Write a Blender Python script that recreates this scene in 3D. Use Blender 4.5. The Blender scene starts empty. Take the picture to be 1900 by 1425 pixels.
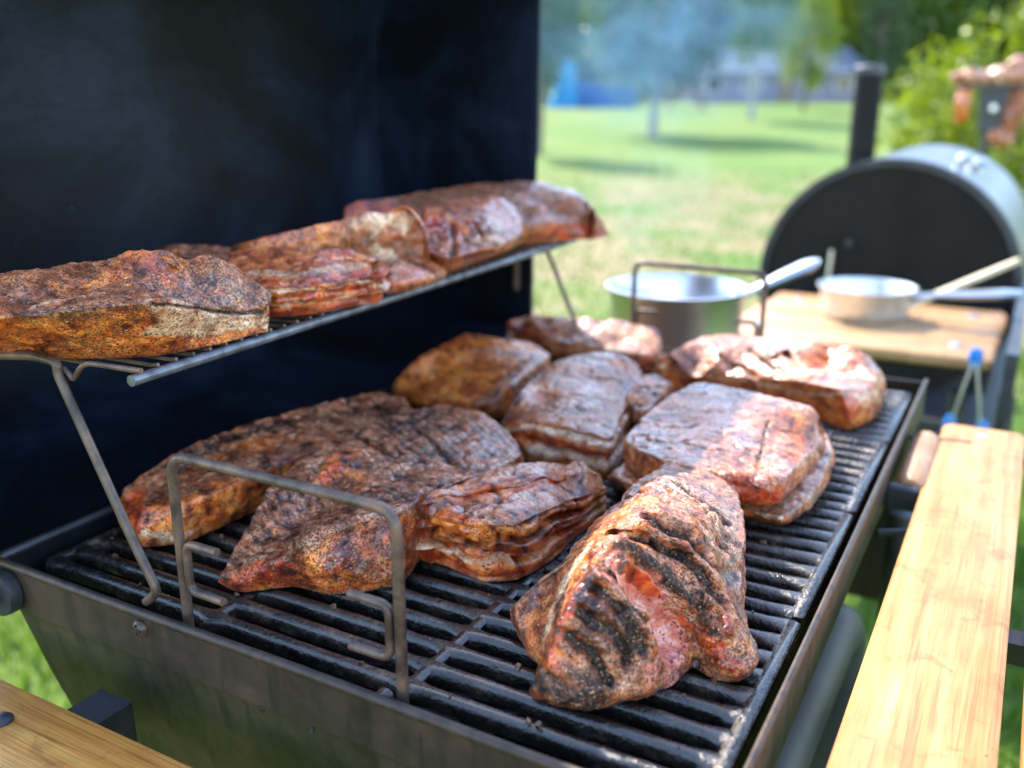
import bpy, math, random
import numpy as np
from mathutils import Matrix, Vector
random.seed(7); rng = np.random.default_rng(7)
S = bpy.context.scene; COL = S.collection
# ---------------------------------------------------------------- camera, world, sun, exposure
FPX, PX, PY = 1737., 950., 712.5
pitch = math.atan((PY-190)/FPX); yaw = math.radians(29)
FW = np.array([-math.sin(yaw)*math.cos(pitch), math.cos(yaw)*math.cos(pitch), -math.sin(pitch)])
RT = np.array([math.cos(yaw), math.sin(yaw), 0.]); UP = np.cross(RT, FW)
C = np.array([.584, -.339, 1.15])
cam = bpy.data.cameras.new('camera'); camo = bpy.data.objects.new('camera', cam); COL.objects.link(camo)
M = Matrix([[RT[i], UP[i], -FW[i], C[i]] for i in range(3)]+[[0, 0, 0, 1]])
camo.matrix_world = M; cam.sensor_width = 36; cam.lens = FPX/1900*36
cam.clip_start = .02; cam.clip_end = 400
cam.dof.use_dof = True; cam.dof.focus_distance = .57; cam.dof.aperture_fstop = 4.0
S.camera = camo
W = bpy.data.worlds.new('World'); S.world = W; W.use_nodes = True
nt = W.node_tree; sky = nt.nodes.new('ShaderNodeTexSky'); sky.sky_type = 'NISHITA'; sky.sun_disc = False
SUN_EL = math.radians(47); SDX, SDY = .85, -.53
sky.sun_elevation = SUN_EL; sky.sun_rotation = math.atan2(-SDX, -SDY); sky.air_density = 1.0; sky.dust_density = .6; sky.ozone_density = 1.0
bg = nt.nodes['Background']; bg.inputs[1].default_value = .15
nt.links.new(sky.outputs[0], bg.inputs[0])
sun = bpy.data.lights.new('sun', 'SUN'); sun.energy = 2.1; sun.angle = math.radians(.5); sun.color = (1, .92, .80)
suno = bpy.data.objects.new('sun', sun); COL.objects.link(suno)
sd = Vector((SDX*math.cos(SUN_EL), SDY*math.cos(SUN_EL), -math.sin(SUN_EL)))
suno.rotation_euler = sd.to_track_quat('-Z', 'Y').to_euler()
S.view_settings.view_transform = 'Standard'; S.view_settings.look = 'None'
S.view_settings.gamma = 1; S.view_settings.use_curve_mapping = False; S.view_settings.exposure = 2.45
S.cycles.use_denoising = True; S.cycles.max_bounces = 8; S.cycles.volume_bounces = 1
S.cycles.transparent_max_bounces = 8; S.cycles.sample_clamp_indirect = 6
S.cycles.volume_step_rate = 2; S.cycles.volume_max_steps = 64
# ---------------------------------------------------------------- helpers
def on(x, y, ax, v):
    d = FW*FPX+RT*(x-PX)-UP*(y-PY); t = (v-C[ax])/d[ax]; return C+d*t
HD = np.array([-math.sin(yaw), math.cos(yaw)])
def at(px, d, z=0.):
    p = C[:2]+HD*d+RT[:2]*(px-950)/1814*d; return (float(p[0]), float(p[1]), z)
def sst(a, b, x):
    t = np.clip((x-a)/(b-a), 0, 1); return t*t*(3-2*t)
def gz(x, y):
    d = (x-C[0])*HD[0]+(y-C[1])*HD[1]
    t = np.clip(d-5, 0, 31); return 1.2*(t*t/(t+2.5))/31*(33.5/31)*.98+9*sst(54, 85, d)
def link(o, parent=None):
    COL.objects.link(o)
    if parent is not None: o.parent = parent
    return o
def tag(o, label=None, cat=None, group=None, kind=None):
    if label: o['label'] = label
    if cat: o['category'] = cat
    if group: o['group'] = group
    if kind: o['kind'] = kind
    return o
def empty(name, loc, label=None, cat=None, group=None, rz=0):
    o = bpy.data.objects.new(name, None); o.location = loc; o.rotation_euler = (0, 0, rz)
    o.empty_display_size = .02; link(o); return tag(o, label, cat, group)
def fix(m, smooth):
    if smooth:
        m.polygons.foreach_set('use_smooth', [True]*len(m.polygons))
def npmesh(name, V, Fq, mat, parent=None, smooth=True, attrs=None, org=(0, 0, 0)):
    m = bpy.data.meshes.new(name); V = np.asarray(V, dtype=np.float32)-np.asarray(org, dtype=np.float32)
    m.from_pydata(V.tolist(), [], Fq if isinstance(Fq, list) else Fq.tolist()); fix(m, smooth)
    if mat: m.materials.append(mat)
    if attrs:
        for k, a in attrs.items():
            at_ = m.attributes.new(k, 'FLOAT', 'POINT'); at_.data.foreach_set('value', np.asarray(a, dtype=np.float32))
    m.update(); return link(bpy.data.objects.new(name, m), parent)
class MB:
    def __init__(s): s.v = []; s.f = []
    def add(s, v, f):
        n = len(s.v); s.v += [tuple(map(float, p)) for p in v]; s.f += [tuple(n+i for i in q) for q in f]; return s
    def box(s, x0, x1, y0, y1, z0, z1, b=0.):
        if b <= 0:
            return s.add([(x0, y0, z0), (x1, y0, z0), (x1, y1, z0), (x0, y1, z0), (x0, y0, z1), (x1, y0, z1), (x1, y1, z1), (x0, y1, z1)],
                [(0, 3, 2, 1), (4, 5, 6, 7), (0, 1, 5, 4), (1, 2, 6, 5), (2, 3, 7, 6), (3, 0, 4, 7)])
        L = []
        for z, i in ((z0, b), (z0+b, 0), (z1-b, 0), (z1, b)):
            c = b
            L.append([(x0+i+c, y0+i, z), (x1-i-c, y0+i, z), (x1-i, y0+i+c, z), (x1-i, y1-i-c, z), (x1-i-c, y1-i, z), (x0+i+c, y1-i, z), (x0+i, y1-i-c, z), (x0+i, y0+i+c, z)])
        return s.loft(L)
    def loft(s, L, cap=True, closed=True):
        n = len(L[0]); v = [p for r in L for p in r]; f = []
        for i in range(len(L)-1):
            for j in range(n if closed else n-1):
                k = (j+1) % n; f.append((i*n+j, i*n+k, (i+1)*n+k, (i+1)*n+j))
        if cap: f.append(tuple(range(n))[::-1]); f.append(tuple((len(L)-1)*n+j for j in range(n)))
        return s.add(v, f)
    def tube(s, P, r, n=10, cap=True):
        P = [Vector(p) for p in P]; L = []; N = None
        for i, p in enumerate(P):
            t = (P[min(i+1, len(P)-1)]-P[max(i-1, 0)]).normalized()
            if N is None:
                N = t.orthogonal().normalized()
            else:
                N = (N-t*N.dot(t)).normalized()
            B = t.cross(N); rr = r[i] if isinstance(r, (list, tuple)) else r
            L.append([p+(N*math.cos(a)+B*math.sin(a))*rr for a in [2*math.pi*k/n for k in range(n)]])
        return s.loft(L, cap)
    def lathe(s, c, prof, n=32, axis='z', cap=True):
        L = []
        for r, z in prof:
            R = []
            for k in range(n):
                a = 2*math.pi*k/n; u, v = r*math.cos(a), r*math.sin(a)
                R.append({'z': (c[0]+u, c[1]+v, c[2]+z), 'y': (c[0]+u, c[1]+z, c[2]-v), 'x': (c[0]+z, c[1]+u, c[2]+v)}[axis])
            L.append(R)
        return s.loft(L, cap)
    def build(s, name, mat, parent=None, smooth=False, org=(0, 0, 0)):
        m = bpy.data.meshes.new(name); m.from_pydata([(a-org[0], b-org[1], c-org[2]) for a, b, c in s.v], [], s.f)
        if mat: m.materials.append(mat)
        m.update()
        if smooth:
            fix(m, True)
            try: m.set_sharp_from_angle(angle=math.radians(40))
            except Exception: pass
        return link(bpy.data.objects.new(name, m), parent)
def rpath(P, r=.008, n=5):
    """polyline with rounded corners"""
    P = [Vector(p) for p in P]; out = [P[0]]
    for a, b, c in zip(P, P[1:], P[2:]):
        u = (a-b); v = (c-b); k = min(r, u.length*.45, v.length*.45); p = b+u.normalized()*k; q = b+v.normalized()*k
        for i in range(n+1):
            t = i/n; out.append(p*(1-t)**2+b*2*t*(1-t)+q*t*t)
    out.append(P[-1]); return out
# numpy gradient noise
_p = rng.permutation(256); _p = np.concatenate([_p, _p]); _g = rng.normal(size=(256, 3)); _g /= np.linalg.norm(_g, axis=1)[:, None]
def noise(P):
    P = np.asarray(P); I = np.floor(P).astype(int); Fr = P-I; U = Fr*Fr*Fr*(Fr*(Fr*6-15)+10); I &= 255; r = 0
    for dx in (0, 1):
        for dy in (0, 1):
            for dz in (0, 1):
                h = _p[_p[_p[(I[:, 0]+dx) & 255]+((I[:, 1]+dy) & 255)]+((I[:, 2]+dz) & 255)]
                d = (_g[h]*(Fr-np.array([dx, dy, dz]))).sum(1)
                w = (U[:, 0] if dx else 1-U[:, 0])*(U[:, 1] if dy else 1-U[:, 1])*(U[:, 2] if dz else 1-U[:, 2]); r = r+d*w
    return r*1.6
def fbm(P, s, o=3):
    r = 0; a = 1
    for i in range(o): r = r+a*noise(P*s+i*17.3); s *= 2; a *= .5
    return r
def sst(a, b, x):
    t = np.clip((x-a)/(b-a), 0, 1); return t*t*(3-2*t)
# ---------------------------------------------------------------- materials
class NG:
    def __init__(s, name):
        s.m = bpy.data.materials.new(name); s.m.use_nodes = True; s.t = s.m.node_tree
        s.b = s.t.nodes['Principled BSDF']; s.out = s.t.nodes['Material Output']
    def n(s, ty, **k):
        n = s.t.nodes.new('ShaderNode'+ty)
        for a, v in k.items(): setattr(n, a, v)
        return n
    def l(s, a, b): s.t.links.new(a, b)
    def coord(s, scale=(1, 1, 1), kind='Object', loc=(0, 0, 0)):
        c = s.n('TexCoord'); mp = s.n('Mapping'); mp.inputs['Scale'].default_value = scale; mp.inputs['Location'].default_value = loc
        s.l(c.outputs[kind], mp.inputs[0]); return mp.outputs[0]
    def noise(s, vec, scale, detail=4, rough=.55, dist=0):
        n = s.n('TexNoise'); n.inputs['Scale'].default_value = scale; n.inputs['Detail'].default_value = detail
        n.inputs['Roughness'].default_value = rough; n.inputs['Distortion'].default_value = dist; s.l(vec, n.inputs['Vector']); return n.outputs['Fac']
    def ramp(s, fac, stops):
        r = s.n('ValToRGB'); e = r.color_ramp.elements
        while len(e) < len(stops): e.new(.5)
        for i, (p, c) in enumerate(stops):
            e[i].position = p; e[i].color = (*c, 1) if isinstance(c, (tuple, list)) else (c, c, c, 1)
        s.l(fac, r.inputs[0]); return r.outputs[0]
    def mix(s, fac, a, b, bt='MIX'):
        m = s.n('MixRGB', blend_type=bt)
        for i, v in zip((0, 1, 2), (fac, a, b)):
            if hasattr(v, 'links') or hasattr(v, 'is_linked'): s.l(v, m.inputs[i])
            elif i == 0: m.inputs[0].default_value = v
            else: m.inputs[i].default_value = (*v, 1) if isinstance(v, (tuple, list)) else (v, v, v, 1)
        return m.outputs[0]
    def math(s, op, a, b=None, clamp=False):
        m = s.n('Math', operation=op, use_clamp=clamp)
        for i, v in enumerate((a, b)):
            if v is None: continue
            if hasattr(v, 'is_linked'): s.l(v, m.inputs[i])
            else: m.inputs[i].default_value = v
        return m.outputs[0]
    def attr(s, name):
        a = s.n('Attribute'); a.attribute_name = name; return a.outputs['Fac']
    def bump(s, h, dist=.001, strength=1.):
        b = s.n('Bump'); b.inputs['Distance'].default_value = dist; b.inputs['Strength'].default_value = strength; s.l(h, b.inputs['Height']); s.l(b.outputs[0], s.b.inputs['Normal'])
    def set(s, **k):
        for a, v in k.items():
            i = s.b.inputs[a.replace('_', ' ')]
            if hasattr(v, 'is_linked'): s.l(v, i)
            else: i.default_value = (*v, 1) if isinstance(v, tuple) and len(v) == 3 else v
        return s.m
MAT = {}
# steel of the fire box: brown patina, a bit shiny
g = NG('patina_steel'); v = g.coord(); n1 = g.noise(v, 9, 6, .65, .4); n2 = g.noise(v, 60, 5, .6); n3 = g.noise(g.coord((16, 16, 1.5)), 6, 3, .5)
c = g.ramp(n1, [(.3, (.016, .011, .009)), (.48, (.035, .024, .018)), (.62, (.07, .038, .024)), (.78, (.03, .023, .02))])
c = g.mix(g.ramp(n3, [(.50, 0.), (.60, .8)]), c, (.012, .010, .008)); c = g.mix(.2, c, g.ramp(n2, [(.3, (.015, .012, .01)), (.7, (.14, .09, .06))]), 'MIX')
g.set(Base_Color=c, Metallic=.25, Roughness=g.ramp(n1, [(.3, .40), (.7, .6)])); g.bump(n2, .0004); MAT['patina'] = g.m
g = NG('black_enamel'); v = g.coord(); n1 = g.noise(v, 4.2, 6, .62, .5); n2 = g.noise(v, 220, 3); n3 = g.noise(g.coord((9, 9, 1.8)), 2.5, 5, .62)
c = g.ramp(n1, [(.40, (.0010, .0013, .0020)), (.52, (.0028, .005, .010)), (.64, (.009, .016, .032)), (.78, (.020, .031, .050))])
c = g.mix(g.ramp(n3, [(.5, 0.), (.7, .7)]), c, (.002, .003, .006)); c = g.mix(g.ramp(g.noise(v, 120, 3), [(.74, 0.), (.78, .5)]), c, (.06, .08, .11))
g.set(Base_Color=c, Metallic=0., Roughness=g.ramp(n1, [(.35, .62), (.65, .42)])); g.b.inputs['Specular IOR Level'].default_value = .17; g.bump(g.math('ADD', n2, g.noise(v, 35, 4)), .0006); MAT['enamel'] = g.m
g = NG('rail_steel'); v = g.coord(); g.set(Base_Color=g.ramp(g.noise(v, 70, 4), [(.35, (.07, .075, .085)), (.7, (.22, .23, .26))]), Metallic=.5, Roughness=.35); MAT['rail'] = g.m
g = NG('cast_iron'); v = g.coord(); n1 = g.noise(v, 30, 5, .65); n2 = g.noise(v, 420, 4, .6); n3 = g.noise(v, 130, 3)
c = g.ramp(n1, [(.38, (.005, .004, .004)), (.55, (.018, .014, .011)), (.72, (.12, .07, .045))])
g.set(Base_Color=c, Metallic=.2, Roughness=g.ramp(n3, [(.38, .10), (.62, .34)])); g.b.inputs['Specular IOR Level'].default_value = .8; g.b.inputs['Specular Tint'].default_value = (1, .93, .86, 1); g.b.inputs['Coat Weight'].default_value = .6; g.b.inputs['Coat Roughness'].default_value = .13; g.bump(g.math('ADD', n2, g.math('MULTIPLY', n3, 1.6)), .0011, .9); MAT['iron'] = g.m
g = NG('wire_steel'); v = g.coord(); n1 = g.noise(v, 55, 5, .6)
g.set(Base_Color=g.ramp(n1, [(.35, (.04, .024, .018)), (.55, (.12, .078, .058)), (.75, (.26, .12, .06))]), Metallic=.2, Roughness=.38); g.bump(g.noise(v, 500, 3), .0003); MAT['wire'] = g.m
g = NG('dull_dark_steel'); v = g.coord(); n1 = g.noise(v, 25, 4)
g.set(Base_Color=g.ramp(n1, [(.3, (.02, .021, .024)), (.7, (.05, .052, .058))]), Metallic=.3, Roughness=.45); g.bump(g.noise(v, 300, 3), .0003); MAT['dark'] = g.m
g = NG('grey_pipe'); v = g.coord(); n1 = g.noise(v, 12, 5)
g.set(Base_Color=g.ramp(n1, [(.3, (.022, .024, .029)), (.7, (.045, .048, .055))]), Metallic=.15, Roughness=.5); MAT['pipe'] = g.m
g = NG('polished_steel'); v = g.coord(); g.set(Base_Color=(.60, .60, .62), Metallic=1., Roughness=.33); MAT['steel'] = g.m
g = NG('scuffed_steel'); v = g.coord((1, 1, 1)); g.set(Base_Color=g.ramp(g.noise(v, 40, 4), [(.3, (.62, .61, .60)), (.7, (.82, .81, .80))]), Metallic=.9, Roughness=.36); MAT['steel2'] = g.m
def wood(name, cols, sc, axis, loc=(0, 0, 0)):
    g = NG(name); s3 = [60., 60., 60.]; s3[axis] = 2.6; v = g.coord(tuple(s3), loc=loc); n1 = g.noise(v, 1.0, 6, .62, 1.2)
    s4 = [420., 420., 420.]; s4[axis] = 14.; n2 = g.noise(g.coord(tuple(s4)), 1, 4); nb = g.noise(g.coord(), 11, 5, .6)
    c = g.ramp(n1, [(.28, cols[0]), (.47, cols[1]), (.72, cols[2])]); c = g.mix(g.ramp(n2, [(.56, 0.), (.72, .55)]), c, tuple(k*.42 for k in cols[0]))
    c = g.mix(g.ramp(nb, [(.46, 0.), (.70, .75)]), c, tuple(k*.5 for k in cols[1])); vo = g.noise(g.coord(loc=(3, 1, 2)), 75, 2)
    c = g.mix(g.ramp(vo, [(.735, 0.), (.76, .85)]), c, (.05, .025, .012))
    st = g.ramp(g.noise(g.coord(loc=(9, 4, 1)), 28, 5, .7, .8), [(.56, 0.), (.66, .55)]); c = g.mix(st, c, tuple(k*.30 for k in cols[1]))
    g.set(Base_Color=c, Roughness=g.ramp(nb, [(.3, .35), (.7, .6)])); g.bump(g.math('ADD', n2, n1), .0009, .8); return g.m
MAT['wood_pale'] = wood('varnished_pine', [(.34, .11, .022), (.52, .225, .062), (.66, .36, .14)], 1, 1)
MAT['wood_gold'] = wood('golden_pine', [(.25, .08, .012), (.52, .19, .028), (.68, .33, .07)], 1, 0)
MAT['wood_far'] = wood('shelf_pine', [(.30, .14, .05), (.44, .24, .10), (.54, .33, .16)], 1, 0, (2, 5, 1))
MAT['wood_dowel'] = wood('oiled_dowel', [(.30, .13, .05), (.42, .20, .09), (.5, .27, .14)], 1, 1, (4, 2, 1))
g = NG('charcoal'); v = g.coord(); g.set(Base_Color=g.ramp(g.noise(v, 60, 4), [(.4, (.008, .008, .009)), (.7, (.03, .03, .034))]), Roughness=.42); g.bump(g.noise(v, 300, 3), .002); MAT['coal'] = g.m
def simple(name, col, rough=.6, metal=0., var=.25, sc=20):
    g = NG(name); v = g.coord(); a = tuple(k*(1-var) for k in col); b = tuple(min(1, k*(1+var)) for k in col)
    g.set(Base_Color=g.ramp(g.noise(v, sc, 4), [(.3, a), (.7, b)]), Roughness=rough, Metallic=metal); return g.m
MAT['blue'] = simple('blue_silicone', (.01, .19, .55), .4); MAT['spatula'] = simple('beech_stick', (.60, .50, .33), .6)
MAT['bluegrey'] = simple('slate_sheet', (.07, .10, .15), .6, sc=2); MAT['lilac'] = simple('lilac_plaster', (.20, .18, .25), .8, sc=2)
MAT['window'] = simple('dark_window_pane', (.02, .025, .03), .1, sc=2); MAT['frame'] = simple('white_frame', (.6, .6, .6), .5, sc=5)
MAT['tarp'] = simple('cyan_tarpaulin', (.01, .22, .50), .9, sc=3); MAT['tarp2'] = simple('deep_blue_tarpaulin', (.008, .07, .26), .9, sc=3)
MAT['bark'] = simple('grey_brown_bark', (.13, .10, .08), .9, sc=30); MAT['birch'] = simple('pale_bark', (.26, .27, .26), .8, sc=12)
MAT['tan'] = simple('tan_board', (.22, .14, .09), .7, sc=5)
# smoker: blue grey paint for the sunlit shell, darker copy for the shaded face
MAT['smoker'] = simple('smoke_grey_paint', (.11, .125, .165), .32, .35, .2, 8)
MAT['smoker_face'] = simple('shade_toned_steel', (.012, .010, .008), .75, .0, .3, 8); MAT['smoker_face'].node_tree.nodes['Principled BSDF'].inputs['Specular IOR Level'].default_value = .2  # shade of the end face put into a near-black base colour
def leafm(name, c1, c2, tr=.45):
    g = NG(name); oi = g.n('NewGeometry'); rr = oi.outputs['Random Per Island']; c = g.ramp(rr, [(0., c1), (1., c2)])
    g.t.nodes.remove(g.b); d = g.n('BsdfDiffuse'); t = g.n('BsdfTranslucent'); gl = g.n('BsdfGlossy'); gl.inputs['Roughness'].default_value = .4
    m = g.n('MixShader'); m.inputs[0].default_value = tr; m2 = g.n('MixShader'); m2.inputs[0].default_value = .05
    g.l(c, d.inputs[0]); g.l(g.mix(1., c, (1.3, 1.25, .7), 'MULTIPLY'), t.inputs[0]); g.l(d.outputs[0], m.inputs[1]); g.l(t.outputs[0], m.inputs[2])
    g.l(m.outputs[0], m2.inputs[1]); g.l(gl.outputs[0], m2.inputs[2]); g.l(m2.outputs[0], g.out.inputs[0]); return g.m
MAT['leaf'] = leafm('mid_green_leaves', (.045, .10, .012), (.14, .23, .025))
MAT['leaf_bright'] = leafm('bright_green_leaves', (.09, .15, .002), (.24, .30, .003), .5)
MAT['leaf_blue'] = leafm('blue_green_leaves', (.03, .07, .035), (.06, .13, .06), .35)
MAT['leaf_dark'] = leafm('dark_green_needles', (.02, .05, .012), (.06, .11, .02), .2)
MAT['grass'] = leafm('grass_blades', (.05, .11, .004), (.105, .19, .009), .5)
g = NG('lawn_turf'); v = g.coord(); n1 = g.noise(v, .55, 5, .6); n2 = g.noise(v, 9, 4); n3 = g.noise(g.coord(loc=(7, 3, 0)), .23, 4)
c = g.ramp(n2, [(.3, (.045, .105, .005)), (.7, (.095, .18, .010))]); c = g.mix(g.ramp(n1, [(.45, 0.), (.62, .8)]), c, (.12, .165, .018))
dist = g.n('Mapping'); geo = g.n('NewGeometry')
sx = g.n('SeparateXYZ'); g.l(geo.outputs['Position'], sx.inputs[0])
dd = g.math('ADD', g.math('MULTIPLY', sx.outputs[0], float(HD[0])), g.math('MULTIPLY', sx.outputs[1], float(HD[1])))
soil = g.math('MULTIPLY', g.ramp(g.math('DIVIDE', dd, 20.), [(.12, 0.), (.2, 1.), (.5, 1.), (.64, 0.)]), g.ramp(g.noise(v, 1.1, 4, .6), [(.38, 0.), (.55, .9)]))
c = g.mix(soil, c, (.24, .175, .09)); g.set(Base_Color=c, Roughness=.9); g.bump(n2, .03); MAT['lawn'] = g.m
# meat -------------------------------------------------------------
def meat_mat(name):
    g = NG(name); v = g.coord(); A = g.attr
    n0 = g.noise(g.coord(loc=(5, 2, 8)), 17, 4, .6, .4); n1 = g.noise(v, 46, 7, .66, .7); n2 = g.noise(v, 170, 5, .68, .4); n3 = g.noise(v, 560, 4, .62)
    c = g.ramp(n1, [(.30, (.045, .010, .004)), (.42, (.17, .035, .007)), (.52, (.40, .085, .012)), (.64, (.56, .17, .03)), (.78, (.30, .05, .010))])
    nb = g.noise(g.coord((.6, 1, 1), loc=(3, 3, 3)), 250, 5, .68, .5); n4 = g.noise(g.coord((.35, 1, 1), loc=(6, 1, 2)), 62, 5, .62, .8)
    bark = g.ramp(g.math('ADD', g.math('MULTIPLY', n1, .5), g.math('MULTIPLY', n4, .5)), [(.37, (.06, .014, .007)), (.43, (.25, .060, .022)), (.48, (.40, .135, .055)), (.525, (.56, .26, .135)), (.565, (.42, .085, .018)), (.62, (.62, .30, .16))])
    bark = g.mix(g.ramp(g.noise(g.coord(loc=(1, 9, 4)), 75, 5, .65, .6), [(.54, 0.), (.62, .85)]), bark, (.52, .115, .020))
    bark = g.mix(g.math('MULTIPLY', g.ramp(nb, [(.40, 1.), (.50, 0.)]), g.math('MULTIPLY', A('pepper'), 1.25), True), bark, (.022, .012, .009))
    bark = g.mix(g.math('MULTIPLY', g.ramp(nb, [(.58, 0.), (.66, .8)]), g.math('MULTIPLY', A('pepper'), .9), True), bark, (.60, .38, .26))
    gr = g.noise(g.coord((.12, 1.3, 1.2), loc=(4, 4, 1)), 150, 4, .6, .9); bark = g.mix(g.ramp(gr, [(.36, .75), (.47, 0.)]), bark, (.10, .024, .010)); bark = g.mix(g.ramp(gr, [(.56, 0.), (.66, .6)]), bark, (.56, .18, .06))
    def thr(a, lo, hi, amp=.9):
        return g.ramp(g.math('ADD', A(a), g.math('ADD', g.math('MULTIPLY', g.math('SUBTRACT', n2, .5), amp), g.math('MULTIPLY', g.math('SUBTRACT', n0, .5), .7))), [(lo, 0.), (hi, 1.)])
    c = g.mix(thr('bark', .22, .78), c, bark)
    c = g.mix(thr('gold', .22, .8), c, g.ramp(n1, [(.32, (.09, .014, .004)), (.41, (.36, .058, .007)), (.50, (.68, .155, .016)), (.58, (.80, .27, .040)), (.66, (.50, .09, .010)), (.78, (.16, .025, .006))]))
    c = g.mix(thr('red', .25, .75), c, g.ramp(n1, [(.32, (.09, .008, .003)), (.5, (.46, .045, .007)), (.62, (.70, .15, .022)), (.76, (.28, .022, .005))]))
    fib = g.noise(g.coord((90, 420, 90)), 1, 4, .6, 1.)
    c = g.mix(thr('pink', .35, .6, .25), c, g.ramp(fib, [(.34, (.46, .09, .05)), (.50, (.64, .20, .13)), (.66, (.74, .40, .29))]))
    c = g.mix(thr('fat', .28, .75), c, g.ramp(n1, [(.32, (.50, .19, .07)), (.44, (.72, .42, .22)), (.56, (.84, .60, .40)), (.68, (.70, .38, .22))]))
    c = g.mix(thr('char_shade', .35, .8, 1.3), c, g.ramp(n3, [(.38, (.009, .006, .005)), (.54, (.040, .024, .018)), (.68, (.16, .085, .06))]))
    wv = g.n('VectorMath', operation='ADD'); nz = g.n('TexNoise'); nz.inputs['Scale'].default_value = 420; nz.inputs['Detail'].default_value = 3; g.l(v, nz.inputs['Vector'])
    sc = g.n('VectorMath', operation='SCALE'); sc.inputs['Scale'].default_value = .0034; g.l(nz.outputs['Color'], sc.inputs[0]); g.l(v, wv.inputs[0]); g.l(sc.outputs[0], wv.inputs[1])
    def specks(scale, k, lo, hi, ch):
        vo = g.n('TexVoronoi'); vo.inputs['Scale'].default_value = scale; g.l(wv.outputs[0], vo.inputs['Vector']); sep = g.n('SeparateColor'); g.l(vo.outputs['Color'], sep.inputs[0])
        sel = g.math('LESS_THAN', sep.outputs[ch], g.math('MULTIPLY', A('pepper'), g.math('MULTIPLY', g.ramp(g.noise(v, 22, 4, .6), [(.34, .12), (.64, 1.)]), k)))
        return g.math('MULTIPLY', sel, g.ramp(vo.outputs['Distance'], [(lo, 1.), (hi, 0.)]))
    pep = g.math('MAXIMUM', specks(430, 1., .28, .46, 0), specks(800, 1.25, .34, .52, 1)); lp = specks(620, .8, .2, .42, 2)
    c = g.mix(g.math('MULTIPLY', pep, .86), c, (.022, .013, .009)); c = g.mix(g.math('MULTIPLY', lp, .7), c, (.58, .36, .20))
    c = g.mix(1., c, g.ramp(g.math('ADD', A('hgt'), g.math('MULTIPLY', g.math('SUBTRACT', n4, .5), .55)), [(.20, (.20, .13, .10)), (.38, (.72, .62, .55)), (.52, (1.05, 1.0, .98)), (.8, (1.4, 1.32, 1.26))]), 'MULTIPLY')  # cavity shading in the colour: crevices darkened, crests lightened for depth
    rough = g.math('ADD', g.ramp(n1, [(.36, .22), (.62, .55)]), g.math('MULTIPLY', A('char_shade'), .10))
    g.set(Base_Color=c, Roughness=rough); sp = g.math('SUBTRACT', 1., g.math('MULTIPLY', A('char_shade'), .8)); g.l(g.math('MULTIPLY', sp, .5), g.b.inputs['Specular IOR Level']); g.l(g.math('MULTIPLY', sp, g.ramp(n0, [(.38, .25), (.58, 1.)])), g.b.inputs['Coat Weight']); g.b.inputs['Coat Roughness'].default_value = .17; cb = g.n('Bump'); cb.inputs['Distance'].default_value = .0009; cb.inputs['Strength'].default_value = .8; g.l(g.math('ADD', n4, g.math('MULTIPLY', pep, .3)), cb.inputs['Height']); g.l(cb.outputs[0], g.b.inputs['Coat Normal'])
    h = g.math('ADD', g.math('ADD', g.math('MULTIPLY', n2, .7), g.math('MULTIPLY', n3, .35)), g.math('ADD', g.math('MULTIPLY', pep, .45), g.math('MULTIPLY', nb, .3)))
    g.bump(h, .0014, .85); return g.m
MAT['meat'] = meat_mat('smoked_pork')
# ---------------------------------------------------------------- lawn, grass
def lawn():
    ds = np.concatenate([np.linspace(-14, 36, 90), np.linspace(37, 260, 40)]); ls = np.linspace(-1, 1, 70)
    V = []
    for d in ds:
        for l in ls:
            w = l*(40+abs(d)*1.3); x = C[0]+HD[0]*d+RT[0]*w; y = C[1]+HD[1]*d+RT[1]*w
            V.append((x, y, float(gz(x, y))+.03*math.sin(x*.9)*math.cos(y*.7)*min(1, max(0, d-3)/4)))
    n = len(ls); Fq = [(i*n+j, i*n+j+1, (i+1)*n+j+1, (i+1)*n+j) for i in range(len(ds)-1) for j in range(n-1)]
    tag(npmesh('lawn', V, Fq, MAT['lawn']), 'sunlit mown lawn sloping up away from the grills', None, None, 'structure')
lawn()
def blades(n, d0, d1, spread, hgt, w):
    d = d0+(d1-d0)*rng.random(n)**1.3; l = (rng.random(n)*2-1)*(spread*(d+1.6))
    x = C[0]+HD[0]*d+RT[0]*l; y = C[1]+HD[1]*d+RT[1]*l; z = gz(x, y)+.03*np.sin(x*.9)*np.cos(y*.7)*np.minimum(1, np.maximum(0, d-3)/4)
    a = rng.random(n)*6.283; hh = hgt*(.5+rng.random(n)); ww = w*(.6+.8*rng.random(n)); lean = (rng.random((n, 2))-.5)*hh[:, None]*1.1
    V = np.zeros((n, 3, 3)); V[:, 0] = np.c_[x-np.cos(a)*ww, y-np.sin(a)*ww, z-.005]; V[:, 1] = np.c_[x+np.cos(a)*ww, y+np.sin(a)*ww, z-.005]
    V[:, 2] = np.c_[x+lean[:, 0], y+lean[:, 1], z+hh]; return V.reshape(-1, 3)
Vb = np.concatenate([blades(90000, -.6, 4.5, .75, .06, .0035), blades(26000, 4, 13, .62, .03, .010)])
tag(npmesh('grass', Vb, np.arange(len(Vb)).reshape(-1, 3), MAT['grass'], smooth=False), 'short green grass blades covering the lawn', 'grass', None, 'stuff')
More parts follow.
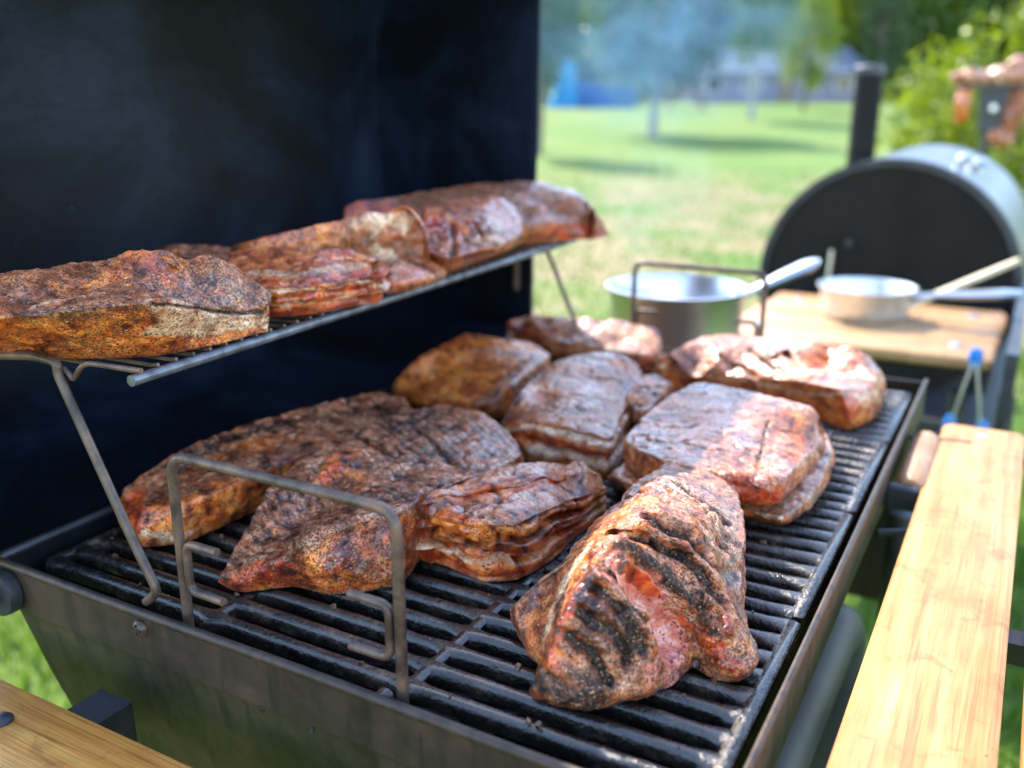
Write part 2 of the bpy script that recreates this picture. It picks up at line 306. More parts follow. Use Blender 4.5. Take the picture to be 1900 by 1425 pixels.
# ---------------------------------------------------------------- foliage and trees
def leafcloud(n, clumps, rad, size, seed, flat=.8):
    r = np.random.default_rng(seed); cc = r.normal(size=(clumps, 3)); cc /= np.linalg.norm(cc, axis=1)[:, None]
    cc *= (.35+.65*r.random(clumps)**.45)[:, None]; k = r.integers(0, clumps, n); cr = rad*(.6+.8*r.random(clumps))
    q = r.normal(size=(n, 3)); q /= np.linalg.norm(q, axis=1)[:, None]; q *= (r.random(n)**.4)[:, None]*cr[k][:, None]
    P = cc[k]*(1-rad*.6)+q; a = r.normal(size=(n, 3)); a /= np.linalg.norm(a, axis=1)[:, None]
    b = np.cross(a, r.normal(size=(n, 3))); b /= np.linalg.norm(b, axis=1)[:, None]; s = size*(.6+.8*r.random(n))[:, None]
    V = np.stack([P-a*s, P-b*s*.55, P+a*s, P+b*s*.55], 1).reshape(-1, 3)
    return V, np.arange(len(V)).reshape(-1, 4)
def mesh_of(name, V, Fq, mat):
    m = bpy.data.meshes.new(name); m.from_pydata(V.tolist(), [], Fq.tolist()); m.materials.append(mat); return m
CR = {}
for key, mt, n, cl, rad, sz in (('leaf', 'leaf', 5200, 46, .34, .045), ('leaf_bright', 'leaf_bright', 5200, 46, .34, .045), ('leaf_blue', 'leaf_blue', 5200, 40, .32, .045), ('leaf_dark', 'leaf_dark', 6000, 60, .3, .04), ('bush', 'leaf_bright', 15000, 90, .26, .028)):
    V, Fq = leafcloud(n, cl, rad, sz, len(CR)+3); CR[key] = mesh_of('crown', V, Fq, MAT[mt])
def tree(px, d, z0, z1, w, kind, label, cat='tree', bark='bark', tr=.09, off=0, group=None, name='leafy_tree'):
    x, y, _ = at(px, d); g0 = float(gz(x, y)); t = empty(name, (x, y, g0), label, cat, group)
    mb = MB(); h = (z0+z1)/2+.2*(z1-z0)-g0
    mb.tube([(0, 0, -.1), (.03, .02, h*.35), (-.03, .05, h*.7), (.02, 0, h)], [tr*1.25, tr, tr*.75, tr*.3], 8)
    for k in range(4):
        a = k*1.7+px; zz = h*(.5+.1*k); mb.tube([(0, .03, zz), (math.cos(a)*w*.2, math.sin(a)*w*.2, zz+.25*h*.5), (math.cos(a)*w*.33, math.sin(a)*w*.33, zz+.5*h*.5)], [tr*.5, tr*.35, tr*.12], 6)
    mb.build('trunk', MAT[bark], t, True)
    c = bpy.data.objects.new('crown', CR[kind]); link(c, t); c.location = (off, 0, (z0+z1)/2-g0); c.scale = (w/2, w/2, (z1-z0)/2); c.rotation_euler = (0, 0, px*.37)
    return t
gtl = 'trees lining the far end of the lawn'
row = [(905, 41, 1.6, 8.5, 6.2, 'leaf', 'tall mid-green tree at the far left end of the tree line'), (1010, 39, 1.7, 8.0, 5.4, 'leaf_bright', 'pale green tree behind the cyan tarpaulin'),
 (1120, 44, 2.2, 9.5, 6.5, 'leaf', 'broad tree right behind the blue-hazed lawn tree'), (1230, 42, 2.4, 8.8, 6.2, 'leaf_blue', 'blue-green tree at the back of the lawn beside the slate roof'),
 (1330, 46, 2.4, 10., 6.6, 'leaf', 'mid-green tree rising behind the slate-roofed house'), (1420, 43, 2.2, 9., 5.4, 'leaf_bright', 'yellow-green tree behind the middle of the house'),
 (1505, 40, 2.3, 9., 5., 'leaf_bright', 'yellow-green tree behind the right end of the house roof'), (1590, 45, 1.3, 10., 5.6, 'leaf_dark', 'dark green tree behind the smoker chimney'),
 (1625, 36, 1.6, 6.5, 2.0, 'leaf_dark', 'narrow dark conifer above the smoker chimney'), (1700, 42, 1.4, 9.6, 6., 'leaf', 'mid-green tree between chimney and bright bush'),
 (1810, 44, 1.3, 10., 7., 'leaf_bright', 'light green tree above the bright bush'), (1930, 42, 1.3, 10., 7., 'leaf', 'green tree at the far right end of the tree line'), (2080, 44, 1.3, 10., 7.5, 'leaf', 'green tree beyond the right edge of the tree line'),
 (760, 43, 1.5, 9., 7., 'leaf', 'green tree hidden behind the raised grill lid'), (560, 43, 1.5, 9., 8., 'leaf_dark', 'dark tree hidden far left behind the lid')]
for a in row: tree(a[0], a[1], a[2], a[3], a[4], a[5], a[6], group=gtl, tr=.16)
# back hedge mass so that no sky shows under the crowns
V, Fq = leafcloud(42000, 300, .14, .015, 41); V = V*np.array([24., 2.6, 2.9]); ca, sa = math.cos(yaw), math.sin(yaw); px_, py_, _ = at(1330, 49)
V = np.c_[V[:, 0]*ca-V[:, 1]*sa, V[:, 0]*sa+V[:, 1]*ca, V[:, 2]]
V2, F2 = leafcloud(30000, 200, .16, .016, 43); V2 = V2*np.array([26., 2.5, 5.5]); V2 = np.c_[V2[:, 0]*ca-V2[:, 1]*sa, V2[:, 0]*sa+V2[:, 1]*ca, V2[:, 2]+5.5]
hv = np.concatenate([V, V2]); hf = np.concatenate([Fq, F2+len(V)])
h_ = npmesh('far_woodland', hv, hf, MAT['leaf'], smooth=False); h_.location = (px_, py_, 1.6); tag(h_, 'dense green woodland closing the view behind the tree line', 'woodland', None, 'stuff')
tree(1213, 19.5, 1.12, 4.6, 3.3, 'leaf_blue', 'low-branched blue-green fruit tree alone on the lawn in drifting smoke', tr=.085, bark='birch', name='fruit_tree')
tree(1395, 25, 1.9, 5.4, 2.3, 'leaf', 'slim young tree with pale trunk in front of the lilac house', tr=.07, bark='birch', name='young_tree')
tree(1000, 15.5, 1.2, 3.9, 1.7, 'leaf_blue', 'small dark-stemmed tree on the lawn next to the lid edge', tr=.05, name='small_tree')
tree(1490, 29, 1.35, 4.6, 1.9, 'leaf_bright', 'small yellow-green tree in front of the right half of the house', tr=.05, name='small_tree')
bx = tree(1905, 7.2, -.25, 2.0, 1.95, 'bush', 'bright yellow-green arching bush at the right, behind the meat stand', 'bush', tr=.05, name='arching_bush')
# the lilac house with slate roof
def house():
    x, y, _ = at(1440, 35.5); g0 = float(gz(x, y)); t = empty('lilac_house', (x, y, g0), 'low lilac-walled house with a slate blue roof behind the lawn', 'house', rz=yaw)
    m = MB().box(-3.2, 3.2, 0, 3, -.1, 1.05); m.build('wall', MAT['lilac'], t)
    m = MB(); m.loft([[(-3.5, -.35, 1.0), (-3.5, 3.3, 1.0), (-2.9, 1.5, 1.95)], [(3.5, -.35, 1.0), (3.5, 3.3, 1.0), (2.9, 1.5, 1.95)]]); m.build('roof', MAT['bluegrey'], t)
    for xx in (-2.3, -.9, 1.2, 2.4):
        w = MB(); [w.box(*b) for b in ((xx-.3, xx+.3, -.03, .0, .35, .39), (xx-.3, xx+.3, -.03, .0, .86, .9), (xx-.3, xx-.26, -.03, 0, .39, .86), (xx+.26, xx+.3, -.03, 0, .39, .86))]
        w = w.build('window', MAT['frame'], t); MB().box(xx-.26, xx+.26, -.02, -.004, .39, .86).build('pane', MAT['window'], w)
    MB().box(.05, .55, -.04, -.002, -.05, .88).build('door', MAT['window'], t)
house()
def tent():
    x, y, _ = at(1068, 31); g0 = float(gz(x, y)); t = empty('blue_canopy', (x, y, g0), 'cyan and blue tarpaulin canopy at the far left of the lawn', 'canopy', rz=yaw)
    m = MB(); m.loft([[(-.85, 0, -.05), (.05, 0, -.05), (.0, .1, 1.35), (-.3, .1, 1.5)], [(-.85, 1.4, -.05), (.05, 1.4, -.05), (.0, 1.3, 1.35), (-.3, 1.3, 1.5)]]); m.build('side_sheet', MAT['tarp'], t)
    m = MB(); m.loft([[(.06, .02, -.05), (1.9, .02, -.05), (1.8, .1, .62), (.06, .1, .8)], [(.06, 1.4, -.05), (1.9, 1.4, -.05), (1.8, 1.3, .62), (.06, 1.3, .8)]]); m.build('back_sheet', MAT['tarp2'], t)
    for xx in (-.9, 1.95):
        MB().tube([(xx, -.05, -.1), (xx, -.05, 1.1)], .03, 8).build('pole', MAT['dark'], t)
tent()
x, y, _ = at(1272, 30); bt = empty('garden_bench', (x, y, float(gz(x, y))), 'small tan bench at the foot of the far trees', 'bench', rz=yaw)
MB().box(-.6, .6, -.2, .2, .36, .41).build('seat', MAT['tan'], bt)
for sx in (-.5, .5): MB().box(sx-.04, sx+.04, -.18, .18, -.05, .357).build('leg', MAT['tan'], bt)
MB().box(-.6, .6, .2, .23, .5, .66).build('backrest', MAT['tan'], bt)
# smoke drifting over the lawn
g = NG('smoke_volume'); g.t.nodes.remove(g.b); pv = g.n('VolumePrincipled'); pv.inputs['Color'].default_value = (.27, .52, .86, 1); pv.inputs['Anisotropy'].default_value = .35
v = g.coord(); nn = g.noise(v, 2.3, 3, .55, .6); ln = g.n('VectorMath', operation='LENGTH'); g.l(g.coord(), ln.inputs[0])
fall = g.ramp(ln.outputs['Value'], [(.25, 1.), (.98, 0.)])
g.l(g.math('MULTIPLY', g.math('MULTIPLY', g.ramp(nn, [(.40, 0.), (.68, 1.)]), fall), .19), pv.inputs['Density']); g.l(pv.outputs[0], g.out.inputs['Volume'])
def smoke(px, d, z, sx, sy, sz, label, mat, rz=yaw):
    m = MB(); m.lathe((0, 0, 0), [(math.sin(a), -math.cos(a)) for a in np.linspace(.02, math.pi-.02, 14)], 24)
    o = m.build('smoke', mat); o.location = at(px, d, z); o.scale = (sx, sy, sz); o.rotation_euler = (0, 0, rz); tag(o, label, 'smoke', None, 'stuff')
smoke(1215, 11, 1.75, 1.9, 2.6, 1.15, 'blue smoke drifting over the lawn before the trees', g.m)
g2 = NG('thin_smoke_volume'); g2.t.nodes.remove(g2.b); pv = g2.n('VolumePrincipled'); pv.inputs['Color'].default_value = (.7, .83, 1., 1); v = g2.coord((1.5, 1.5, .8)); nn = g2.noise(v, 1.8, 3, .55, .8)
ln = g2.n('VectorMath', operation='LENGTH'); g2.l(g2.coord(), ln.inputs[0])
g2.l(g2.math('MULTIPLY', g2.math('MULTIPLY', g2.ramp(nn, [(.45, 0.), (.7, 1.)]), g2.ramp(ln.outputs['Value'], [(.2, 1.), (.98, 0.)])), .8), pv.inputs['Density']); g2.l(pv.outputs[0], g2.out.inputs['Volume'])
smoke(1215, 2.4, .93, .2, .3, .22, 'thin pale smoke rising behind the saucepan', g2.m)
# ---------------------------------------------------------------- far smoker
def smoker():
    Y0, Y1, cx, cz, r = 1.78, 2.62, .318, .775, .262
    t = empty('barrel_smoker', (cx, Y0, 0), 'grey barrel smoker with chimney and wooden end shelf standing behind the grill', 'smoker'); o = (cx, Y0, 0)
    MB().lathe((cx, Y0+.012, cz), [(r-.004, 0), (r, .002), (r, Y1-Y0-.03), (r-.004, Y1-Y0-.028)], 64, 'y').build('barrel', MAT['smoker'], t, True, o)
    e = MB().lathe((cx, Y0, cz), [(r-.022, -.002), (r-.014, -.004), (r-.012, .010), (r-.012, .0115)], 64, 'y').build('end_panel', MAT['smoker_face'], t, True, o)
    MB().lathe((cx, Y0-.002, cz), [(r-.013, -.006), (r+.003, -.006), (r+.003, .03), (r-.0005, .03), (r-.0005, .009), (r-.013, .009)], 64, 'y', cap=False).build('end_ring', MAT['dark'], t, True, o)
    MB().lathe((.242, Y0-.022, .862), [(.001, 0), (.007, .001), (.009, .007), (.006, .014), (.005, .02)], 16, 'y').build('knob', MAT['pipe'], t, True, o)
    MB().tube([(.205, Y0-.022, .70), (.21, Y0-.022, .845)], .0045, 8).build('vent_rod', MAT['steel2'], t, True, o)
    c = MB(); c.lathe((.166, 2.28, .9), [(.034, 0), (.034, .315)], 28); c = c.build('chimney', MAT['smoker_face'], t, True, o)
    MB().lathe((.166, 2.28, 1.216), [(.035, 0), (.037, .002), (.037, .018), (.030, .024), (.01, .026)], 28).build('chimney_cap', MAT['dark'], c, True, o)
    for (kx, ky) in ((.43, 2.02), (.455, 2.1)):
        a = math.atan2(math.sqrt(max(0, r*r-(kx-cx)**2)), kx-cx); kz = cz+r*math.sin(a)
        MB().lathe((kx, ky, kz-.004), [(.006, 0), (.006, .012), (.016, .014), (.019, .022), (.014, .032), (.002, .035)], 20).build('lid_knob', MAT['steel'], t, True, o)
    for lx in (.12, .52):
        for ly in (1.83, 2.5): MB().tube([(lx, ly, -.02), (lx, ly, cz-.10)], .016, 10).build('leg', MAT['dark'], t, True, o)
    m = MB(); m.box(.10, .54, 1.83, 2.5, .30, .315); m.build('lower_shelf', MAT['dark'], t, org=o)
    MB().box(.40, .57, 1.55, 2.55, .535, .56).build('side_rail', MAT['pipe'], t, org=o)
    # wooden end shelf
    for i, (a, b) in enumerate(((1.222, 1.335), (1.342, 1.46), (1.467, 1.60))):
        m = MB(); m.box(.128+.006*i, .558+.003*i, a, b, .752, .776, .006); p = m.build('plank', MAT['wood_far'], t, True, o)
    for (a, b) in ((.187, 1.28), (.50, 1.28), (.20, 1.53), (.51, 1.53)):
        MB().lathe((a, b, .7755), [(.010, 0), (.009, .004), (.001, .006)], 16).build('screw', MAT['steel'], t, True, o)
    for sx in (.15, .545): MB().box(sx-.010, sx+.010, 1.235, Y0, .715, .7515).build('shelf_rail', MAT['dark'], t, org=o)
    MB().box(.575, .592, 1.16, Y0+.1, .70, .80).build('shelf_bracket', MAT['dark'], t, org=o)
    MB().tube([(.515, 1.25, .71), (.515, 1.25, -.02)], .012, 8).build('leg', MAT['dark'], t, True, o)
    MB().tube([(.585, 1.3, .70), (.58, 1.3, -.02)], .013, 8).build('leg', MAT['dark'], t, True, o)
    MB().box(.40, .50, 1.24, 1.26, .60, .625).build('cross_bar', MAT['pipe'], t, org=o)
    MB().box(.60, .70, 1.3, 1.32, .58, .60).build('cross_bar', MAT['pipe'], t, org=o)
smoker()
def pan(name, c, r, h, hd, label, mat='steel2', tilt=.25, hl=.17):
    t = empty(name, c, label, 'saucepan'); pr = [(.01, 0), (r*.80, 0), (r*.88, .006), (r*.93, h*.35), (r*.97, h*.9), (r*1.035, h), (r*1.04, h+.0015), (r*1.0, h+.002), (r*.95, h*.9), (r*.91, h*.35), (r*.85, .010), (r*.78, .004), (.01, .004)]
    MB().lathe((0, 0, 0), pr, 56).build('bowl', MAT[mat], t, True)
    a = hd; u = Vector((math.cos(a), math.sin(a), 0)); w = Vector((-math.sin(a), math.cos(a), 0)); L = []
    for s, wd, th in ((0, .013, .005), (.12, .012, .005), (.25, .010, .006), (.5, .014, .0085), (.82, .019, .009), (.95, .015, .007), (1., .006, .004)):
        p = u*(r*.95+s*hl)+Vector((0, 0, h*.84+s*hl*tilt)); L.append([p+w*x*wd+Vector((0, 0, z*th)) for x, z in ((-1, 0), (-.7, .8), (0, 1), (.7, .8), (1, 0), (.7, -.8), (0, -1), (-.7, -.8))])
    MB().loft(L).build('handle', MAT['steel'], t, True)
    for s in (-.5, .5):
        p = u*(r*.965)+w*s*.012+Vector((0, 0, h*.84)); MB().lathe(tuple(p-u*.012), [(.0045, 0), (.004, .002), (.001, .003)], 10, 'z').build('rivet', MAT['steel'], t, True)
pan('saucepan', (.336, 1.43, .7765), .083, .056, -.04, 'steel saucepan holding a wooden stick on the far smoker shelf', hl=.17, tilt=.12)
sp = MB(); p0, p1 = Vector((.37, 1.40, .785)), Vector((.57, 1.47, .892)); L = []
dv = (p1-p0).normalized(); wv = dv.cross(Vector((0, 0, 1))).normalized(); uv = wv.cross(dv)
for s in np.linspace(0, 1, 8):
    p = p0.lerp(p1, s); wd = .010 if s > .02 else .006; wd = wd if s < .98 else .007; L.append([p+wv*x*wd+uv*z*.0042 for x, z in ((-1, -.5), (-1, .5), (-.8, 1), (.8, 1), (1, .5), (1, -.5), (.8, -1), (-.8, -1))])
o = sp.loft(L).build('wooden_spatula', MAT['spatula'], None, True); tag(o, 'pale wooden spatula leaning in the saucepan on the smoker shelf', 'spatula')
# blue tipped tongs hanging from the shelf end
tg = empty('kitchen_tongs', (.535, 1.18, .665), 'steel tongs with blue silicone ends hanging below the smoker shelf corner', 'tongs')
for s in (-1, 1):
    L = []
    for zz, ox, wd in ((.245, .003, .007), (.20, .007, .009), (.10, .016, .011), (.03, .021, .009)):
        L.append([(s*ox-wd*.2, -wd, zz), (s*ox+wd*.2, -wd, zz), (s*ox+wd*.2, wd, zz), (s*ox-wd*.2, wd, zz)])
    MB().loft(L).build('arm', MAT['steel2'], tg, True)
    L = [[(s*ox+s*.004*math.cos(a), w*math.sin(a)*1.0, zz) if 0 else (s*ox+w*math.cos(a), w*.8*math.sin(a), zz) for a in np.linspace(0, 2*math.pi, 13)[:-1]] for zz, ox, w in ((.055, .022, .006), (.03, .024, .010), (.0, .024, .011), (-.02, .022, .007))]
    MB().loft(L).build('gripper', MAT['blue'], tg, True)
tg.scale = (.95, .8, .46)
MB().loft([[(w*math.cos(a), w*.7*math.sin(a), zz) for a in np.linspace(0, 2*math.pi, 13)[:-1]] for zz, w in ((.225, .007), (.25, .010), (.275, .011), (.29, .006))]).build('end_cap', MAT['blue'], tg, True)
# ---------------------------------------------------------------- the grill
ZR, ZG = .85, .842; GX1 = .503
def grill():
    t = empty('charcoal_grill', (.25, .38, 0), 'large open charcoal grill with black lid raised and plank shelves, filling the foreground', 'grill'); o = (.25, .38, 0)
    LY = .772
    # walls: sloping sheet panels (outer x,z profile at the ends)
    def slab(P, Q, th):
        P = [Vector(p) for p in P]; n = (P[1]-P[0]).cross(P[-1]-P[0]).normalized()*th; return MB().loft([P, [p+n for p in P]])
    # near end panel with a pressed crease and holes
    prof = [(.0, ZR-.004), (.0005, ZR-.02), (.001, .812), (.0025, .8105), (.0035, .806), (.012, .76), (.045, .62), (.07, .55)]
    L = []
    for (y, z) in prof:
        f = (ZR-z)/.3; xl = -.006+f*.055; xr = GX1-.0015-max(0., (ZR-.04-z)/.26)*.13; nx = 24
        L.append([(xl+(xr-xl)*k/nx, y, z) for k in range(nx+1)])
    m = MB(); n = len(L[0]); back = [[(x, y+.0025, z) for x, y, z in r] for r in L]
    m.loft(L, False, False); m.loft([r[::-1] for r in back], False, False); m.build('end_panel', MAT['patina'], t, True, o)
    m = MB(); m.tube([(-.007, -.0003, ZR-.003), (.10, -.0003, ZR-.0035), (.25, -.0003, ZR-.0025), (.4, -.0003, ZR-.0035), (GX1, -.0003, ZR-.003)], .0031, 10); m.build('end_rim', MAT['patina'], t, True, o)
    m = MB(); m.box(.0225, .2, -.0006, .0004, .805, .8062); 
    MB().loft([[(.49, .80, .55), (.05, .80, .55), (-.006, LY, ZR-.003), (GX1, LY, ZR-.003)][::-1], [(.49, .803, .55), (.05, .803, .55), (-.006, LY+.003, ZR-.003), (GX1, LY+.003, ZR-.003)][::-1]]).build('end_panel', MAT['patina'], t, org=o)
    m = MB(); FP = [(GX1, .004, ZR), (GX1, .006, ZR-.04), (GX1-.06, .035, .69), (GX1-.13, .07, .55)]
    m.loft([[(x-k, y0 if e == 0 else LY-.004, z) for x, y0, z in FP for k in (0,)]+[(x-.0025, y0 if e == 0 else LY-.004, z) for x, y0, z in FP[::-1]] for e in (0, 1)]); m.build('front_panel', MAT['patina'], t, org=o)
    MB().tube([(GX1-.001, .002, ZR), (GX1-.001, .2, ZR), (GX1-.001, LY, ZR)], .0022, 8).build('front_rim', MAT['patina'], t, True, o)
    MB().loft([[(-.008, .001, ZR-.001), (-.005, .001, ZR-.001), (.052, .07, .55), (.049, .07, .55)], [(-.008, LY, ZR-.001), (-.005, LY, ZR-.001), (.052, LY, .55), (.049, LY, .55)]]).build('back_panel', MAT['enamel'], t, org=o)
    MB().tube([(-.006, .0, ZR+.001), (-.006, LY, ZR+.001)], .0035, 8).build('hinge_rod', MAT['dark'], t, True, o)
    MB().box(.03, GX1-.07, .035, LY-.01, .70, .705).build('bottom_panel', MAT['coal'], t, org=o)
    # pan head screw with cross recess
    def screw(c, ax):
        m = MB().lathe((c[0], c[1], c[2]), [(.0001, -.0042), (.003, -.0038), (.0052, -.0022), (.0058, -.0004), (.0058, .0)], 20, 'y')
        s = m.build('screw', MAT['wire'], t, True, o)
        MB().box(c[0]-.0035, c[0]+.0035, c[1]-.0046, c[1]-.0036, c[2]-.0006, c[2]+.0006).build('recess', MAT['coal'], s, org=o)
        MB().box(c[0]-.0006, c[0]+.0006, c[1]-.0044, c[1]-.0034, c[2]-.0035, c[2]+.0035).build('recess', MAT['coal'], s, org=o)
    p = on(257, 1167, 1, -.002); screw((p[0], .0, p[2]), 1)
    for q in ((478, 1320), (571, 1358)):
        p = on(*q, 1, .0); MB().lathe((p[0], .0037, p[2]), [(.0001, -.0012), (.0022, -.0012), (.0022, .0), (.0001, .0)], 12, 'y').build('screw_hole', MAT['coal'], t, True, o)
    p = on(712, 1272, 1, 0.012); MB().lathe((p[0], .012, ZR-.012), [(.0001, -.003), (.005, -.003), (.006, 0), (.006, .002)], 14, 'y').build('nut', MAT['iron'], t, True, o)
    # lid pivot: washer, bolt
    p = on(2, 1103, 1, -.008)
    MB().lathe((p[0]-.004, -.010, p[2]), [(.013, 0), (.0165, .0005), (.0172, .003), (.0172, .009), (.012, .009)], 36, 'y').build('pivot_washer', MAT['dark'], t, True, o)
    MB().lathe((p[0]-.006, -.0205, p[2]), [(.002, 0), (.0075, .001), (.0082, .003), (.0082, .0098)], 6, 'y').build('pivot_bolt', MAT['dark'], t, False, o)
    # raised lid: a deep shell open towards the front
    P = [(-.004, ZR+.006), (-.09, .862), (-.175, .885), (-.222, .93), (-.243, 1.0), (-.248, 1.1), (-.245, 1.2), (-.225, 1.285), (-.18, 1.335), (-.10, 1.362), (.010, 1.372)]
    Q = []
    for i, (x, z) in enumerate(P):
        a = P[max(0, i-1)]; b = P[min(len(P)-1, i+1)]; d = math.hypot(b[0]-a[0], b[1]-a[1]); Q.append((x-(b[1]-a[1])/d*-.003*-1, z+(b[0]-a[0])/d*.003))
    # refine
    def sub(P):
        P = [P[0]]+[tuple(.5*((2*P1[k])+(P2[k]-P0[k])*u+(2*P0[k]-5*P1[k]+4*P2[k]-P3[k])*u*u+(-P0[k]+3*P1[k]-3*P2[k]+P3[k])*u**3) for k in (0, 1)) for P0, P1, P2, P3 in zip([P[0]]+P[:-2], P[:-1], P[1:], P[2:]+[P[-1]]) for u in (.25, .5, .75, 1.)]; return P
    P = sub(P); lid = MB(); ys = np.linspace(-.012, LY, 12)
    def ring(y, off=0.):
        R = []
        for i, (x, z) in enumerate(P):
            a = P[max(0, i-1)]; b = P[min(len(P)-1, i+1)]; d = math.hypot(b[0]-a[0], b[1]-a[1]); R.append((x+(b[1]-a[1])/d*-off, y, z+(b[0]-a[0])/d*off))
        return R
    lid.loft([ring(y) for y in ys], False, False); lid.loft([ring(y, .003)[::-1] for y in ys], False, False)
    ld = lid.build('lid', MAT['enamel'], t, True, o)
    for y0, y1 in ((-.0155, -.0118), (LY-.0005, LY+.0035)):
        m = MB(); A = ring(y0, .004)+[(.005, y0, 1.1)]; B = ring(y1, .004)+[(.005, y1, 1.1)]; m.loft([A, B]); m.build('lid_end', MAT['enamel'], ld, False, o)
    MB().tube([(-.003, LY+.002, ZR+.008), (-.0015, LY+.002, 1.1), (.007, LY+.002, 1.37)], .0026, 8).build('lid_edge', MAT['dark'], ld, True, o)
    # small rusty catch on far lid end
    MB().box(-.024, -.018, .760, .7715, .905, .945, .001).build('catch', MAT['wire'], t, org=o)
    # front shelf: two planks, brackets, wooden door handle
    for (x0, x1, y0, y1, nm) in ((.530, .606, -.45, .692, 0), (.6175, .69, -.45, .60, 1)):
        MB().box(x0, x1, y0, y1, .806, .83, .004).build('shelf_plank', MAT['wood_pale'], t, True, (x0, y0, .8)).location = (x0-o[0], y0-o[1], .8)
    sx, sy = (on(1822, 810, 2, .83)[0:2]); s = MB().lathe((sx, sy, .8302), [(.0052, 0), (.0045, .0012), (.0002, .0016)], 18).build('plank_screw', MAT['steel'], t, True, o)
    for yy in (-.2, .3): MB().box(.535, .70, yy, yy+.02, .79, .8055).build('shelf_bracket', MAT['dark'], t, org=o)
    MB().tube([(.520, .50, .822), (.520, .505, .822), (.520, .565, .823), (.520, .628, .824), (.520, .634, .824)], [.010, .0135, .0145, .0135, .009], 20).build('door_handle', MAT['wood_dowel'], t, True, o)
    MB().box(.502, .530, .488, .499, .806, .828, .002).build('handle_bracket', MAT['dark'], t, org=o)
    MB().tube([(.504, .628, .828), (.56, .636, .828)], .0032, 8).build('handle_bracket', MAT['dark'], t, True, o)
    MB().tube([(.504, .445, .80), (.56, .475, .803)], .0035, 8).build('strut', MAT['dark'], t, True, o)
    # frame pipes and legs
    MB().tube(rpath([(.455, -.30, .66), (.465, .0, .68), (.472, .46, .690), (.474, .50, .67), (.476, .51, .55), (.476, .51, -.02)], .03), .026, 20).build('frame_pipe', MAT['pipe'], t, True, o)
    for (lx, ly) in ((.03, .08), (.03, .72), (.50, .74), (.545, .36)): MB().tube([(lx, ly, .70), (lx, ly, -.03)], .016, 12).build('leg', MAT['dark'], t, True, o)
    # left end plank with bolt and bracket
    for y0, y1 in ((-.134, -.044), (-.235, -.142)):
        MB().box(-.08, .60 if y1 > -.1 else .3, y0, y1, .776, .80, .003).build('end_shelf_plank', MAT['wood_gold'], t, True, (0, y0, .78)).location = (-o[0], y0-o[1], .78)
    bx, by = on(3, 1338, 2, .80)[0:2]; MB().lathe((bx, by, .8002), [(.0068, 0), (.0066, .0015), (.004, .0036), (.0002, .0042)], 20).build('plank_bolt', MAT['dark'], t, True, o)
    for xx in (.083, .42): MB().box(xx, xx+.030, -.125, .0, .745, .7755 if 0 else .7755).build('end_bracket', MAT['dark'], t, org=o)
    # far end shelf carrying the pan
    for i, (a, b) in enumerate(((.80, .87), (.878, .948), (.956, 1.03))): MB().box(.03, .30, a, b, .782, .7995, .003).build('end_shelf_plank', MAT['wood_far'], t, True, o)
    for xx in (.06, .26): MB().box(xx, xx+.02, .775, 1.02, .765, .7818).build('end_bracket', MAT['dark'], t, org=o)
    return t
def fix_origin(): pass
grill()
pan('saucepan', (.150, .93, .80), .098, .098, .62, 'bright steel saucepan behind the far wire handle of the grill', 'steel', tilt=.42, hl=.115)
# ---- grates
def grate(y0, i, label):
    t = empty('grill_grate', (.243, y0, ZG-.012), label, 'grate', 'cast iron cooking grates in a row'); o = (.243, y0, ZG-.012)
    w = .176; x0, x1 = .004, .492; fw_ = .009; H = .010
    m = MB()
    m.box(x0, x0+fw_, y0, y0+w, ZG-H, ZG-.0005, .0018); m.build('end_rail', MAT['iron'], t, True, o)
    m = MB(); m.box(x1-fw_, x1, y0, y0+w, ZG-H, ZG-.0005, .0018); m.build('end_rail', MAT['iron'], t, True, o)
    for rx in (.166, .316):
        m = MB(); m.box(rx-.0042, rx+.0042, y0+.002, y0+w-.002, ZG-H-.002, ZG-.0008, .0016); m.build('cross_rib', MAT['iron'], t, True, o)
    nb = 9; pt = (w-.011)/(nb-1)
    for k in range(nb):
        yc = y0+.0055+k*pt; hw = .0047; L = []
        xs = np.linspace(x0+fw_-.002, x1-fw_+.002, 90)
        for x in xs:
            j = float(noise(np.array([[x*45, yc*40, i*3.]]))[0])*.00045; f = 0
            for rx in (x0+fw_, .166, .316, x1-fw_): f = max(f, math.exp(-((x-rx)/.007)**2))
            a = hw+j+.0036*f; L.append([(x, yc-a, ZG-H), (x, yc-a, ZG-.0042), (x, yc-a*.82, ZG-.0018), (x, yc-a*.35, ZG-.0002+j), (x, yc+a*.35, ZG-.0002+j), (x, yc+a*.82, ZG-.0018), (x, yc+a, ZG-.0042), (x, yc+a, ZG-H)])
        MB().loft(L).build('bar', MAT['iron'], t, True, o)
names = ['nearest cast iron grate, under the grill-marked pork shoulder', 'second cast iron grate from the near end, under the folded slab stack', 'third cast iron grate, under the golden ribs and centre slab', 'farthest cast iron grate, under the back row of meat']
for i, y0 in enumerate((.0225, .2045, .3865, .5685)): grate(y0, i, names[i])
